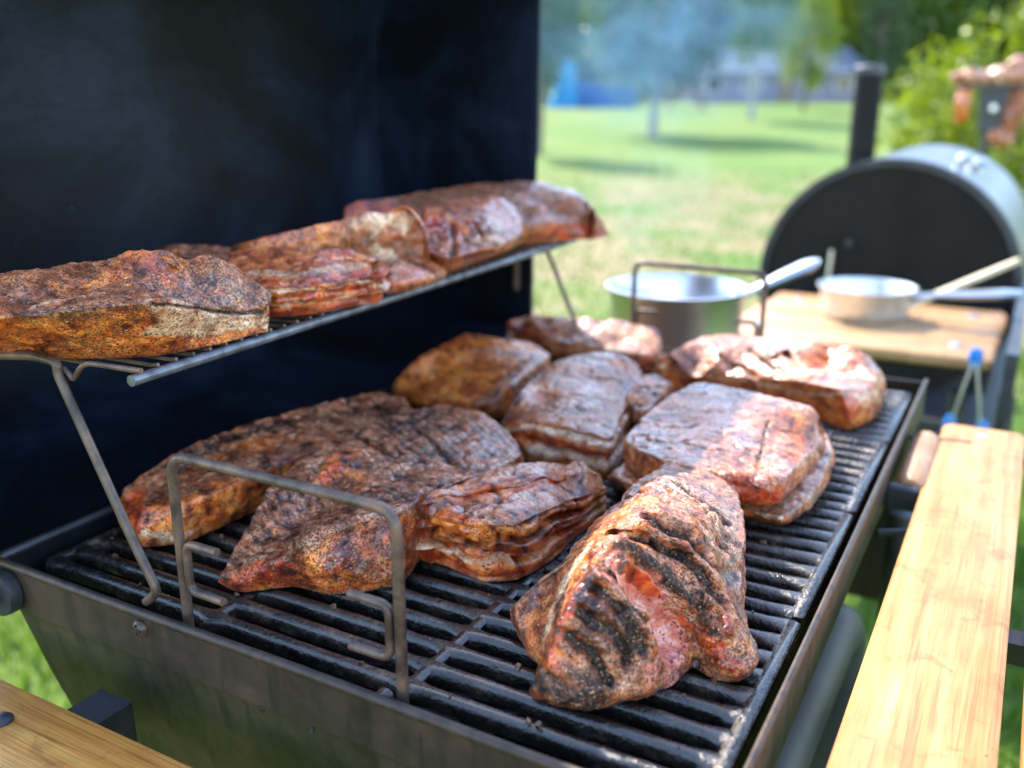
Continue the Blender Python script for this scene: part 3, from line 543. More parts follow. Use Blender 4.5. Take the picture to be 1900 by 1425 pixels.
# ---- coal tray with two wire lifting handles
ct = empty('charcoal_tray', (.24, .38, .74), 'black charcoal tray hanging under the grates on two bent wire handles', 'charcoal tray'); o = (.24, .38, .74)
m = MB(); m.box(.03, .46, .0155, .765, .762, .764); [m.box(*b) for b in ((.03, .033, .0155, .765, .764, .80), (.457, .46, .0155, .765, .764, .80), (.0335, .4565, .0155, .018, .7645, .80))]; m.build('tray', MAT['dark'], ct, org=o)
V = []; Fq = []; rr = np.random.default_rng(5)
for k in range(420):
    x, y = .05+rr.random()*.39, .035+rr.random()*.71; s = .012+.012*rr.random(); q = rr.normal(size=(8, 3))*.25
    b = np.array([(i, j, l) for l in (-1, 1) for j in (-1, 1) for i in (-1, 1)])*.8+q; a = rr.random()*3; R = np.array([[math.cos(a), -math.sin(a), 0], [math.sin(a), math.cos(a), 0], [0, 0, 1]])
    n = len(V); V += (b@R*s*np.array([1, .8, .6])+np.array([x, y, .772+rr.random()*.010])).tolist(); Fq += [tuple(n+i for i in f) for f in ((0, 2, 3, 1), (4, 5, 7, 6), (0, 1, 5, 4), (1, 3, 7, 5), (3, 2, 6, 7), (2, 0, 4, 6))]
tag(npmesh('coals', V, Fq, MAT['coal'], ct, False, None, o), kind='stuff')
def hoop(y, xa, xb, zb, zt, s):
    P = rpath([(xa, y, zb), (xa, y, zt), (xb, y, zt), (xb, y, zb)], .014, 7)
    h = MB().tube(P, .0032, 12).build('wire_handle', MAT['wire'], ct, True, o)
    for x, d in ((xa+.0062, 1), (xb-.0062, -1)):
        MB().tube(rpath([(x+d*.026, y-.001+0*s, .898), (x, y-.001, .898), (x, y-.001, .866), (x+d*.027, y-.001, .866)], .007, 5), .0026, 10).build('wire_hook', MAT['wire'], h, True, o)
hoop(.0118, .161, .3225, .785, .953, 1); hoop(.757, .153, .317, .785, .958, -1)
# ---- warming rack
RZ = .989; RA = math.radians(2.2)
wr = empty('warming_rack', (.12, .035, RZ), 'raised wire warming rack carrying the upper row of ribs and bellies', 'warming rack', rz=RA); wo = (0, 0, 0)
RLn = .665
MB().tube([(0, -.012, 0), (0, RLn, 0)], .0036, 12).build('front_rail', MAT['rail'], wr, True)
MB().tube([(-.30, 0, -.0), (-.30, RLn, -.0)], .003, 10).build('back_rail', MAT['wire'], wr, True)
for k in range(45):
    y = -.006+k*.0149
    MB().tube([(-.302, y, .0042), (-.004, y, .0042), (.0012, y, .0052)], .0013, 6).build('cross_wire', MAT['wire'], wr, True)
MB().tube([(-.10, .0, -.0018), (-.10, RLn, -.0018)], .0016, 8).build('long_wire', MAT['wire'], wr, True)
MB().tube([(-.20, .0, -.0018), (-.20, RLn, -.0018)], .0016, 8).build('long_wire', MAT['wire'], wr, True)
# leg wires running out of the frame, and the bent first cross wire
ca_, sa_ = math.cos(RA), math.sin(RA)
def rl(p):
    x, y, z = p[0]-.12, p[1]-.035, p[2]-RZ; return (x*ca_+y*sa_, -x*sa_+y*ca_, z)
def wleg(y, ye, near):
    if near:
        P = [on(-300, 655, 1, y), on(60, 660, 1, y), on(105, 672, 1, y), on(108, 695, 1, y), on(250, 1010, 1, y), on(287, 1085, 1, y), on(290, 1100, 1, y), on(272, 1116, 1, ye)]
    else: P = [(-.20, y, .986), (.03, y, .987), (.042, y, .985), (.046, y, .975), (.088, y, .884), (.100, y, .856), (.103, y, .852), (.098, ye, .848)]
    MB().tube(rpath([rl(p) for p in P], .006, 6), .0030, 10).build('leg', MAT['wire'], wr, True)
    if near:
        P = [on(262, 688, 1, y+.008), on(165, 674, 1, y+.006), on(150, 680, 1, y+.005), on(136, 706, 1, y+.004), on(126, 690, 1, y+.003), on(118, 683, 1, y+.003)]
        MB().tube(rpath([rl(p) for p in P], .003, 4), .0017, 8).build('hook_wire', MAT['wire'], wr, True)
wleg(.004, .006, True); wleg(.72, .735, False)
# crumbs and burnt scraps on the bars
V = []; Fq = []; rr = np.random.default_rng(11)
for k in range(260):
    gi = rr.integers(0, 4); kk = rr.integers(0, 9); y = (.0225, .2045, .3865, .5685)[gi]+.0055+kk*.020625+(rr.random()-.5)*.005; x = .02+rr.random()*.46; s = .0006+.0016*rr.random()**3
    b = np.array([(i, j, l) for l in (-1, 1) for j in (-1, 1) for i in (-1, 1)])*.8+rr.normal(size=(8, 3))*.3
    n = len(V); V += (b*s+np.array([x, y, ZG+s*.5])).tolist(); Fq += [tuple(n+i for i in f) for f in ((0, 2, 3, 1), (4, 5, 7, 6), (0, 1, 5, 4), (1, 3, 7, 5), (3, 2, 6, 7), (2, 0, 4, 6))]
MAT['crumb'] = simple('burnt_crumb', (.12, .06, .03), .4, 0, .8, 200)
tag(npmesh('crumbs', V, Fq, MAT['crumb'], None, False, None), 'tiny burnt crumbs of meat and pepper scattered on the grate bars', 'crumbs', None, 'stuff')
# ---------------------------------------------------------------- meat
def resamp(P, n):
    P = np.asarray(P, float); m = len(P); Q = np.roll(P, -1, 0); d = np.linalg.norm(Q[:, :2]-P[:, :2], axis=1)**.5; t = np.r_[0, np.cumsum(d)]
    u = np.linspace(0, t[-1], n, endpoint=False); k = np.clip(np.searchsorted(t, u, side='right')-1, 0, m-1); f = ((u-t[k])/(t[k+1]-t[k]))[:, None]
    p0, p1, p2, p3 = P[(k-1) % m], P[k % m], P[(k+1) % m], P[(k+2) % m]
    d0, d1, d2 = d[(k-1) % m][:, None], d[k % m][:, None], d[(k+1) % m][:, None]
    m1 = (p1-p0)/d0-(p2-p0)/(d0+d1)+(p2-p1)/d1; m2 = (p2-p1)/d1-(p3-p1)/(d1+d2)+(p3-p2)/d2; m1 *= d1; m2 *= d1
    return (2*f**3-3*f*f+1)*p1+(f**3-2*f*f+f)*m1+(-2*f**3+3*f*f)*p2+(f**3-f*f)*m2
def lresamp(P, n):
    P = np.asarray(P, float); m = len(P); Q = np.roll(P, -1, 0); d = np.linalg.norm(Q[:, :2]-P[:, :2], axis=1)**.5; t = np.r_[0, np.cumsum(d)]
    u = np.linspace(0, t[-1], n, endpoint=False); k = np.clip(np.searchsorted(t, u, side='right')-1, 0, m-1); f = ((u-t[k])/(t[k+1]-t[k]))[:, None]
    return P[k]*(1-f)+P[(k+1) % m]*f
def rbf(X, Z):
    X = np.asarray(X); n = len(X); D = np.linalg.norm(X[:, None]-X[None], axis=2); K = np.sqrt(D*D+.012**2)
    A = np.zeros((n+3, n+3)); A[:n, :n] = K-np.eye(n)*.0015; A[:n, n] = 1; A[:n, n+1:] = X; A[n, :n] = 1; A[n+1:, :n] = X.T
    s = np.linalg.lstsq(A, np.r_[Z, 0, 0, 0], rcond=None)[0]
    def f(Y):
        o = np.empty(len(Y))
        for i in range(0, len(Y), 20000):
            y = Y[i:i+20000]; d = np.linalg.norm(y[:, None]-X[None], axis=2); o[i:i+20000] = np.sqrt(d*d+.012**2)@s[:n]+s[n]+y@s[n+1:]
        return o
    return f
def norms(G):
    a = np.roll(G, -1, 1)-np.roll(G, 1, 1); b = np.gradient(G, axis=0); n = np.cross(a, b); n /= np.linalg.norm(n, axis=2)[..., None]+1e-12; return n
def meat(name, label, cat, z0, T, B=None, I=(), strokes=(), bands=(), base=(.3, 0, 0, 0, 0), side=None, pepper=.35, lump=.0022, fine=.0009, ripple=None,
         dome=.004, bulge=.004, na=300, nt_=90, ns=34, seed=1, soft=3, group=None, mat='meat', lay=None, lim=None, crease=1., mot=1.):
    """T: top contour (px, py, h); B: seen base contour points {index: (px, py)}; base = bark, gold, red, fat, char"""
    Tw = []
    for (x, y, h) in T:
        p = on(x, y, 2, z0+h); Tw.append(p)
    Tw = np.array(Tw); cen = Tw[:, :2].mean(0)
    Bw = []
    for i, p in enumerate(Tw):
        if B and i in B: q = on(*B[i], 2, z0+.0005); Bw.append([q[0], q[1], z0+.0005])
        else:
            q = cen+(p[:2]-cen)*.97; Bw.append([q[0], q[1], z0+.0005])
    Bw = np.array(Bw)
    if lim:
        Tw[:, 0] = np.maximum(Tw[:, 0], lim); Bw[:, 0] = np.maximum(Bw[:, 0], lim)
    J = resamp(np.c_[Tw, Bw], na); J = .55*J+.45*lresamp(np.c_[Tw, Bw], na); Tc = J[:, :3]; Bc = J[:, 3:]
    Iw = [on(x, y, 2, z0+h) for x, y, h in I]
    if not Iw:
        c2 = Tw[:, :2].mean(0); Iw = [np.array([*(c2+(p[:2]-c2)*.5), (p[2]+Tw[:, 2].mean())/2+dome*.8]) for p in Tw]+[np.array([*c2, Tw[:, 2].mean()+dome])]
    Iw = np.array(Iw); X = np.r_[Tc[::6], Iw]; f = rbf(X[:, :2], X[:, 2])
    cc = Iw[:, :2].mean(0)*.5+Tc[:, :2].mean(0)*.5
    rings = []; kind = []
    zc = z0+.0008
    for s in (.02, .3, .65, .9): rings.append(np.c_[Bc[:, :2]*s+cc*(1-s), np.full(na, zc)]); kind.append((-1, s))
    for k in range(ns):
        u = k/(ns-1); w = u; p = Bc*(1-w)+Tc*w; nrm = p[:, :2]-cc; nrm /= np.linalg.norm(nrm, axis=1)[:, None]
        bb = bulge*math.sin(math.pi*(u*.9+.05)); p = p.copy(); p[:, :2] += nrm*bb; rings.append(p); kind.append((0, u))
    for k in range(1, nt_+1):
        s = 1-(k/nt_)**.92; s = max(s, .004); xy = Tc[:, :2]*s+cc*(1-s); rings.append(np.c_[xy, f(xy)]); kind.append((1, 1-s))
    G = np.array(rings); K = np.array(kind)
    for _ in range(soft):
        H = G.copy(); H[5:-1] = G[5:-1]*.5+.25*(G[4:-2]+G[6:]); H[4:12] = G[4:12]; G = H
    R, A_ = G.shape[:2]; V0 = G.reshape(-1, 3).copy(); sd = np.repeat(K[:, 0], A_); sv = np.repeat(K[:, 1], A_)
    N = norms(G).reshape(-1, 3); ce = np.array([*cc, z0+.02])
    if (N*(V0-ce)).sum(1).mean() < 0: N = -N
    up_ = np.where(sd < 0, 0., 1.)*sst(0, .25, np.where(sd > 0, 1., sv))
    fc = (N*(C-V0)).sum(1) > 0; SV = V0[fc]; rel = SV-C; SZ = rel@FW; SX = PX+FPX*(rel@RT)/SZ; SY = PY-FPX*(rel@UP)/SZ
    o = seed*3.7; disp = lump*(.9*fbm(V0+o, 22, 2)+.8*fbm(V0+o, 50, 3))+fine*.6*fbm(V0+o, 170, 3)
    rg = 1-np.abs(fbm(V0+o+31, 26, 3)); disp -= .0026*np.clip(rg-.78, 0, 1)/.22*(.5+.5*np.clip(fbm(V0+o, 12, 1)*3, -1, 1))*crease
    topm = np.where(sd > 0, 1, sst(.5, 1, np.where(sd == 0, sv, 0)))
    if ripple:
        (rx, ry), wl, am = ripple; ph = (V0[:, 0]*rx+V0[:, 1]*ry)/wl*6.283+2.2*fbm(V0+o, 26, 2)+fbm(V0, 90, 2)
        rp = np.sin(ph)*np.clip(.75+1.2*fbm(V0+o+9, 24, 2), 0, 1.5); disp += am*rp*topm
    else: rp = None
    cre = np.clip(rg-.78, 0, 1)/.22*crease
    hg = np.clip(.56+mot*(.36*fbm(V0+o, 50, 3)+.30*fbm(V0+o, 150, 3))-.5*cre**2, 0, 1)  # relief field for the painted crevice shade and crest light
    zs = np.clip((V0[:, 2]-z0)/(max(1e-4, Tw[:, 2].max()-z0)), 0, 1); sidem = np.where(sd == 0, sst(0, .08, sv)*(1-sst(.86, 1, sv)), 0)
    at_ = {k: np.full(len(V0), v) for k, v in zip(('bark', 'gold', 'red', 'fat', 'char_shade'), base)}
    at_['pink'] = np.zeros(len(V0)); at_['pepper'] = np.full(len(V0), pepper); at_['hgt'] = hg
    if side is not None:
        for k, v in zip(('bark', 'gold', 'red', 'fat', 'char_shade'), side): at_[k] = at_[k]*(1-sidem)+v*sidem
    svv = np.where(sd == 0, sv, np.where(sd > 0, 1.2, -1))
    if lay:   # folded layers along the cut side: (count, depth)
        nl, dp = lay; wv = svv*nl+.6*fbm(V0*np.array([1, 1, .3])+o, 22, 2); disp += -dp*np.abs(np.cos(wv*math.pi))**6*sidem
    for (vc, wd, k, st) in bands:
        q = svv+.13*fbm(V0*np.array([1, 1, .4])+o, 30, 3); mk = np.exp(-((q-vc)/wd)**2)*sidem*st; at_[k] = np.maximum(at_[k], mk) if st > 0 else at_[k]+mk
        if st > 0:
            for k2 in ('bark', 'gold', 'red', 'fat', 'char_shade'):
                if k2 != k: at_[k2] = at_[k2]*(1-.85*mk)
    for stv in strokes:
        pts, wd, k, st, dep = stv[:5]; W3 = []
        pp = [np.array(pts[0], float)]
        for q0, q1 in zip(pts, pts[1:]):
            q0, q1 = np.array(q0, float), np.array(q1, float); m_ = max(1, int(np.linalg.norm(q1-q0)/14)); pp += [q0+(q1-q0)*(i_+1)/m_ for i_ in range(m_)]
        for q in pp:
            d2 = (SX-q[0])**2+(SY-q[1])**2; ok = d2 < 9**2
            W3.append(SV[np.where(ok, SZ, 9.).argmin()] if ok.any() else SV[d2.argmin()])
        if k == 'side':  pass
        W3 = np.array(W3); dm = np.full(len(V0), 9.)
        if len(W3) == 1: dm = np.linalg.norm(V0-W3[0], axis=1)
        for a, b in zip(W3, W3[1:]):
            ab = b-a; t = np.clip(((V0-a)@ab)/(ab@ab+1e-12), 0, 1); dm = np.minimum(dm, np.linalg.norm(V0-(a+t[:, None]*ab), axis=1))
        dm = dm+.5*wd*fbm(V0+o+5, 55, 3); mk = (1-sst(wd*.25, wd*1.15, dm))*(sd >= 0)
        if k == 'pepper': at_[k] = at_[k]*(1-mk)+st*mk
        elif k != 'none':
            at_[k] = at_[k]*(1-mk)+np.maximum(at_[k], st)*mk
            for k2 in ('bark', 'gold', 'red', 'fat', 'char_shade', 'pink'):
                if k2 != k and k != 'char_shade': at_[k2] = at_[k2]*(1-.9*mk)
        disp += dep*mk
    if rp is not None: at_['char_shade'] = np.maximum(at_['char_shade'], topm*sst(.0, -.9, rp)*.6)
    at_['char_shade'] = np.clip(at_['char_shade'], 0, 1)
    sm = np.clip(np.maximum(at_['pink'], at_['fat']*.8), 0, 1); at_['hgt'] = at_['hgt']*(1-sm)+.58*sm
    V = V0+N*(disp*up_)[:, None]; V[:, 2] = np.maximum(V[:, 2], z0+.0003)
    idx = np.arange(R*A_).reshape(R, A_); j = np.roll(idx, -1, 1); Fq = np.stack([idx[:-1], j[:-1], j[1:], idx[1:]], -1).reshape(-1, 4)
    Fl = Fq.tolist()+[idx[0][::-1].tolist(), idx[-1].tolist()]
    a_, b_, c_ = V[Fq[len(Fq)//2][0]], V[Fq[len(Fq)//2][1]], V[Fq[len(Fq)//2][3]]
    og = (float(cc[0]), float(cc[1]), z0)
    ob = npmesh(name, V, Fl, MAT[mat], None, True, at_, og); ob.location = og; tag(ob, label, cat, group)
    if VERB: print('MEAT', name, label[:30], V.min(0).round(3), V.max(0).round(3))
    return ob
VERB = False
ZU = ZG+.0003; ZW = RZ+.0058
G1 = 'pork pieces smoking on the cooking grates'; G2 = 'pork pieces on the warming rack'
# ----- cooking grates
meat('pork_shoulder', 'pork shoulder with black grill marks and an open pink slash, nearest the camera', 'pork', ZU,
 [(958, 1125, .028), (985, 1090, .040), (1045, 1035, .052), (1115, 955, .058), (1185, 890, .058), (1245, 855, .050), (1305, 868, .050), (1360, 905, .048), (1378, 960, .044), (1380, 1040, .038), (1372, 1110, .030), (1390, 1165, .022), (1405, 1205, .014), (1375, 1240, .010), (1335, 1225, .014), (1290, 1190, .018), (1250, 1235, .014), (1185, 1280, .014), (1110, 1302, .012), (1040, 1300, .012), (993, 1275, .012), (1010, 1225, .022), (978, 1185, .022)],
 {0: (957, 1150), 22: (985, 1215), 21: (1008, 1245), 20: (993, 1288), 19: (1045, 1312), 18: (1110, 1316), 17: (1188, 1292)},
 [(1200, 925, .074), (1155, 995, .077), (1100, 1065, .070), (1062, 1130, .056), (1040, 1190, .040), (1245, 960, .078), (1295, 1010, .066), (1330, 1080, .048), (1345, 1150, .032), (1180, 1085, .070), (1215, 1150, .052), (1230, 1200, .034), (1130, 1180, .056), (1110, 1250, .030), (1280, 900, .066), (1010, 1130, .036), (1180, 1240, .026)],
 [([(1120, 965), (1060, 1050), (1000, 1130), (1005, 1210)], .020, 'gold', .55, .0), ([(1085, 1010), (1035, 1080), (1015, 1150), (1005, 1195)], .0075, 'fat', .75, .001),
  ([(1225, 890), (1160, 970), (1100, 1040)], .016, 'gold', .55, .0015), ([(1300, 880), (1345, 940), (1360, 1040)], .018, 'bark', .8, 0),
  ([(1130, 1050), (1060, 1110), (1030, 1170), (1020, 1230)], .006, 'red', .6, .001), ([(1160, 1045), (1190, 1072)], .004, 'red', .9, .001), ([(1240, 880), (1300, 930), (1330, 990)], .012, 'fat', .5, .001),
  ([(1165, 1050), (1198, 1082), (1232, 1130), (1256, 1180)], .0150, 'pink', 1.3, -.009), ([(1222, 1105), (1240, 1150), (1252, 1215)], .021, 'pink', 1.4, -.004), ([(1245, 1205), (1215, 1250)], .010, 'pink', .85, .0),
  ([(1165, 1022), (1230, 1060), (1290, 1115), (1320, 1165)], .0085, 'char_shade', .9, .006), ([(1158, 1032), (1215, 1075), (1262, 1125), (1300, 1180), (1350, 1230)], .0032, 'red', .8, .003),
  ([(1200, 1075), (1235, 1130), (1255, 1190)], .020, 'pepper', .05, 0),
  *[([(1128-98*k/7, 1040+150*k/7), (1180-90*k/7, 1105+118*k/7), (1232-110*k/7, 1178+95*k/7)], (.0044, .0026)[k % 2], 'char_shade', (.92, .5)[k % 2], (-.0040, .0016)[k % 2]) for k in range(8)],
  *[([(1248-82*k/7, 882+118*k/7), (1300-25*k/7, 915+130*k/7), (1362-25*k/7, 965+165*k/7)], (.0042, .0024)[k % 2], 'char_shade', (.92, .45)[k % 2], (-.0040, .0016)[k % 2]) for k in range(8)],
  ([(1000, 1270), (1060, 1290), (1120, 1295)], .016, 'char_shade', .75, .001), ([(1330, 1110), (1370, 1170)], .010, 'char_shade', .5, .003), ([(1345, 1140), (1350, 1165)], .0045, 'red', .7, .003), ([(1310, 1190), (1345, 1225), (1375, 1235)], .006, 'red', 1., .001), ([(1290, 965), (1310, 1000)], .006, 'gold', 1., .002), ([(1325, 960), (1335, 975)], .006, 'fat', .9, .002)],
 base=(1.0, .0, .0, 0, .24), side=(.6, .15, .15, 0, .05), pepper=.55, crease=.8, lump=.0022, fine=.0011, na=420, nt_=170, ns=44, mot=.8, seed=2, bulge=.003, group=G1)
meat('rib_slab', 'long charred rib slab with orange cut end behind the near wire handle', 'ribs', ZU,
 [(422, 1055, .014), (480, 1048, .020), (548, 1018, .032), (612, 985, .044), (680, 958, .050), (745, 942, .050), (785, 922, .046), (860, 888, .045), (925, 865, .035), (968, 838, .030), (935, 795, .040), (880, 762, .045), (820, 748, .046), (740, 765, .050), (650, 800, .050), (560, 850, .050), (498, 905, .045), (455, 980, .030)],
 {0: (413, 1082), 1: (450, 1098), 2: (548, 1088), 3: (612, 1103), 4: (682, 1096), 5: (745, 1082), 6: (782, 1035), 7: (860, 960)},
 strokes=[([(585, 1005), (600, 1050)], .020, 'gold', .95, .005), ([(640, 1020), (700, 1010)], .018, 'red', .5, .0), ([(440, 1080), (520, 1060)], .012, 'red', .85, 0), ([(690, 1060), (740, 1060)], .012, 'fat', .35, .002), ([(560, 1000), (660, 950), (760, 925)], .010, 'bark', 1., .001),
  ([(560, 870), (650, 840), (640, 930)], .018, 'fat', .32, .001), ([(640, 835), (600, 880)], .01, 'red', .8, .001), ([(860, 770), (900, 830)], .018, 'bark', 1., .001), ([(660, 800), (720, 830), (790, 850)], .004, 'char_shade', .8, -.003), ([(770, 780), (845, 850)], .0035, 'char_shade', .8, -.003), ([(450, 1030), (520, 990), (600, 950)], .024, 'char_shade', .42, .0)],
 base=(1.1, .0, .0, 0, .1), side=(.1, .6, .45, 0, .15), pepper=.62, crease=.6, lump=.0020, fine=.0009, ripple=((.45, .9), .0085, .0002), na=420, nt_=170, ns=44, seed=3, bulge=.005, group=G1)
meat('shoulder_slab', 'long orange-brown shoulder piece lying closest to the lid behind the near rack leg', 'pork', ZU,
 [(232, 935, .020), (275, 942, .030), (350, 932, .032), (440, 896, .034), (540, 852, .036), (640, 812, .042), (745, 782, .038), (765, 758, .038), (745, 735, .040), (700, 726, .045), (640, 737, .048), (560, 757, .050), (450, 790, .050), (380, 812, .048), (300, 856, .040), (224, 900, .028)],
 {0: (232, 978), 1: (268, 1014), 2: (350, 1004), 3: (445, 962), 4: (545, 915), 5: (645, 868), 6: (750, 820)},
 strokes=[([(250, 990), (300, 1003), (350, 995)], .010, 'fat', .95, 0), ([(300, 950), (380, 950), (440, 930)], .018, 'gold', .95, .0), ([(240, 920), (250, 960)], .014, 'red', .9, 0), ([(280, 915), (270, 960)], .002, 'char_shade', .8, -.002), ([(320, 880), (450, 830), (560, 790)], .012, 'fat', .3, 0), ([(640, 760), (720, 745)], .03, 'char_shade', .5, 0), ([(300, 865), (420, 810), (540, 770)], .01, 'char_shade', .7, 0)],
 base=(.75, .15, .12, 0, .12), side=(.05, .85, .2, 0, .05), pepper=.42, crease=.7, lump=.0024, fine=.0009, na=400, nt_=130, seed=4, bulge=.006, lim=.008, group=G1)
meat('belly_slab', 'glossy glazed belly slab with layered orange side in the middle of the near grates', 'pork belly', ZU,
 [(762, 948, .039), (825, 958, .043), (885, 972, .046), (955, 970, .045), (1005, 948, .041), (1060, 925, .034), (1122, 905, .023), (1112, 880, .032), (1062, 861, .050), (1000, 854, .050), (930, 864, .050), (850, 895, .052), (790, 925, .050)],
 {0: (775, 1035), 1: (832, 1052), 2: (895, 1080), 3: (960, 1075), 4: (1020, 1042), 5: (1070, 995), 6: (1125, 952)},
 strokes=[([(765, 955), (830, 965), (890, 960)], .008, 'gold', 1., .003), ([(900, 925), (980, 895), (1070, 880)], .018, 'bark', .65, 0), ([(905, 950), (990, 965), (1060, 935)], .008, 'char_shade', .62, -.002), ([(840, 925), (930, 885), (1000, 870)], .003, 'red', .6, -.0012), ([(870, 940), (960, 898), (1050, 880)], .0025, 'red', .6, -.001), ([(895, 905), (1040, 868)], .0025, 'red', .5, -.001)],
 bands=[(.90, .07, 'gold', 1.), (.66, .07, 'char_shade', .55), (.52, .09, 'red', .75), (.36, .06, 'fat', .6), (.14, .10, 'red', 1.)], lay=(3, .009),
 base=(.7, .3, .15, 0, .0), side=(0, .8, .2, 0, .1), pepper=.24, crease=.8, lump=.0012, fine=.0006, na=360, nt_=110, ns=70, mot=0.4, seed=5, bulge=.002, group=G1)
meat('rib_rack', 'golden brown rib rack lying against the lid at the back of the grates', 'ribs', ZU,
 [(732, 712, .019), (785, 732, .020), (850, 740, .021), (908, 745, .020), (945, 715, .034), (985, 682, .034), (1018, 655, .030), (985, 636, .036), (930, 628, .042), (870, 617, .046), (820, 640, .044), (770, 668, .040)],
 {0: (735, 742), 1: (785, 762), 2: (850, 772), 3: (912, 775)},
 strokes=[([(780, 700), (900, 720)], .003, 'char_shade', .6, -.002), ([(800, 675), (930, 700)], .003, 'char_shade', .6, -.003), ([(830, 650), (960, 680)], .003, 'char_shade', .6, -.003), ([(900, 735), (950, 690), (1005, 655)], .014, 'bark', .9, .002), ([(880, 640), (990, 650)], .010, 'bark', .8, 0)],
 base=(.12, .8, .08, .1, .0), side=(.1, .6, .3, 0, 0), pepper=.22, crease=.4, lump=.0014, mot=0.5, seed=6, lim=.006, group=G1)
meat('shoulder_slab', 'low brown speckled slab at the very back between golden ribs and saucepan', 'pork', ZU,
 [(920, 612, .016), (960, 620, .019), (1030, 632, .021), (1100, 642, .021), (1170, 652, .021), (1220, 655, .018), (1220, 612, .038), (1150, 594, .042), (1060, 588, .042), (990, 584, .042), (935, 592, .038)],
 {0: (922, 632), 1: (960, 648), 2: (1030, 662), 3: (1100, 672), 4: (1170, 682), 5: (1222, 678)},
 strokes=[([(1120, 655), (1210, 660)], .012, 'fat', .5, 0), ([(930, 600), (1000, 610)], .014, 'red', .5, 0)],
 base=(.8, .15, .05, 0, .2), side=(.5, .4, .1, .05, .1), pepper=.5, crease=.5, lump=.0018, mot=0.7, seed=7, lim=.006, group=G1)
meat('belly_slab', 'lilac-brown belly slab with cream fat layer in its near side, centre of the grates', 'pork belly', ZU,
 [(930, 785, .024), (975, 776, .040), (1050, 790, .043), (1130, 812, .039), (1152, 770, .034), (1176, 720, .030), (1192, 690, .036), (1170, 662, .052), (1110, 650, .055), (1050, 662, .052), (1000, 690, .048), (960, 735, .046)],
 {0: (938, 828), 1: (985, 858), 2: (1055, 872), 3: (1128, 888), 4: (1165, 830), 5: (1195, 770)},
 strokes=[([(1090, 690), (1160, 700)], .0025, 'char_shade', .6, -.0015), ([(1060, 720), (1150, 735)], .0025, 'char_shade', .6, -.0015), ([(960, 750), (1010, 700), (1040, 670)], .010, 'fat', .35, .001)],
 bands=[(.80, .08, 'fat', .9), (.55, .08, 'red', .9), (.28, .14, 'fat', .75)], lay=(2, .005),
 base=(1.1, .0, .0, .0, .0), side=(.0, .8, .1, .3, 0), pepper=.4, crease=.6, lump=.0010, mot=0.4, seed=8, group=G1)
meat('meat_chunk', 'small dark bark-crusted chunk wedged between centre slab and folded stack', 'pork', ZU,
 [(1165, 745, .034), (1195, 765, .036), (1225, 735, .036), (1240, 705, .036), (1215, 690, .040), (1185, 700, .042)],
 {0: (1165, 800), 1: (1185, 812), 2: (1225, 775), 3: (1243, 735)}, base=(.8, 0, .1, 0, .3), pepper=.4, lump=.003, seed=9, na=160, nt_=50, group=G1)
meat('slab_lower', 'speckled lower slab of the stacked pair, its rounded end facing the front rim', 'pork', ZU,
 [(1138, 880, .026), (1165, 850, .028), (1230, 800, .030), (1350, 770, .028), (1470, 775, .028), (1530, 800, .026), (1538, 840, .024), (1520, 880, .022), (1490, 930, .018), (1445, 960, .016), (1390, 945, .016), (1290, 925, .02), (1190, 905, .022)],
 {0: (1140, 900), 12: (1195, 925), 11: (1290, 945), 10: (1388, 962), 9: (1447, 973), 8: (1494, 945), 7: (1526, 895), 6: (1541, 855)},
 strokes=[([(1400, 960), (1440, 968)], .006, 'fat', .9, 0), ([(1520, 830), (1490, 900)], .012, 'bark', .9, 0)],
 base=(.72, .35, .05, .08, 0), side=(.3, .4, .1, .3, 0), pepper=.62, crease=.4, lump=.0014, bulge=.006, mot=0.6, seed=10, group=G1)
bpy.data.objects['slab_lower'].name = 'shoulder_slab'
ZS = ZU+.0215
meat('shoulder_slab', 'upper slab of the stacked pair, with pale crust and raw red lower corner', 'pork', ZS,
 [(1163, 815, .026), (1195, 770, .030), (1240, 735, .034), (1300, 707, .036), (1400, 728, .036), (1480, 745, .036), (1520, 768, .034), (1524, 800, .019), (1490, 850, .020), (1440, 892, .023), (1365, 885, .025), (1300, 868, .030), (1225, 850, .030)],
 {9: (1432, 938), 10: (1372, 935), 8: (1492, 885), 7: (1526, 832)},
 strokes=[([(1365, 912), (1425, 918)], .015, 'red', 1.5, .003), ([(1400, 890), (1430, 905)], .006, 'pink', .9, .001), ([(1350, 855), (1420, 870), (1450, 830)], .014, 'fat', .55, .001), ([(1480, 770), (1500, 800), (1470, 840)], .010, 'gold', .7, 0), ([(1400, 790), (1440, 780)], .012, 'fat', .4, 0), ([(1240, 790), (1330, 830)], .03, 'bark', .95, 0), ([(1430, 770), (1400, 880)], .0025, 'char_shade', .6, -.0015)],
 base=(.95, .1, .0, .15, .0), side=(.3, .3, .3, .2, 0), pepper=.45, crease=.7, lump=.0013, mot=0.4, seed=11, na=360, nt_=130, group=G1)
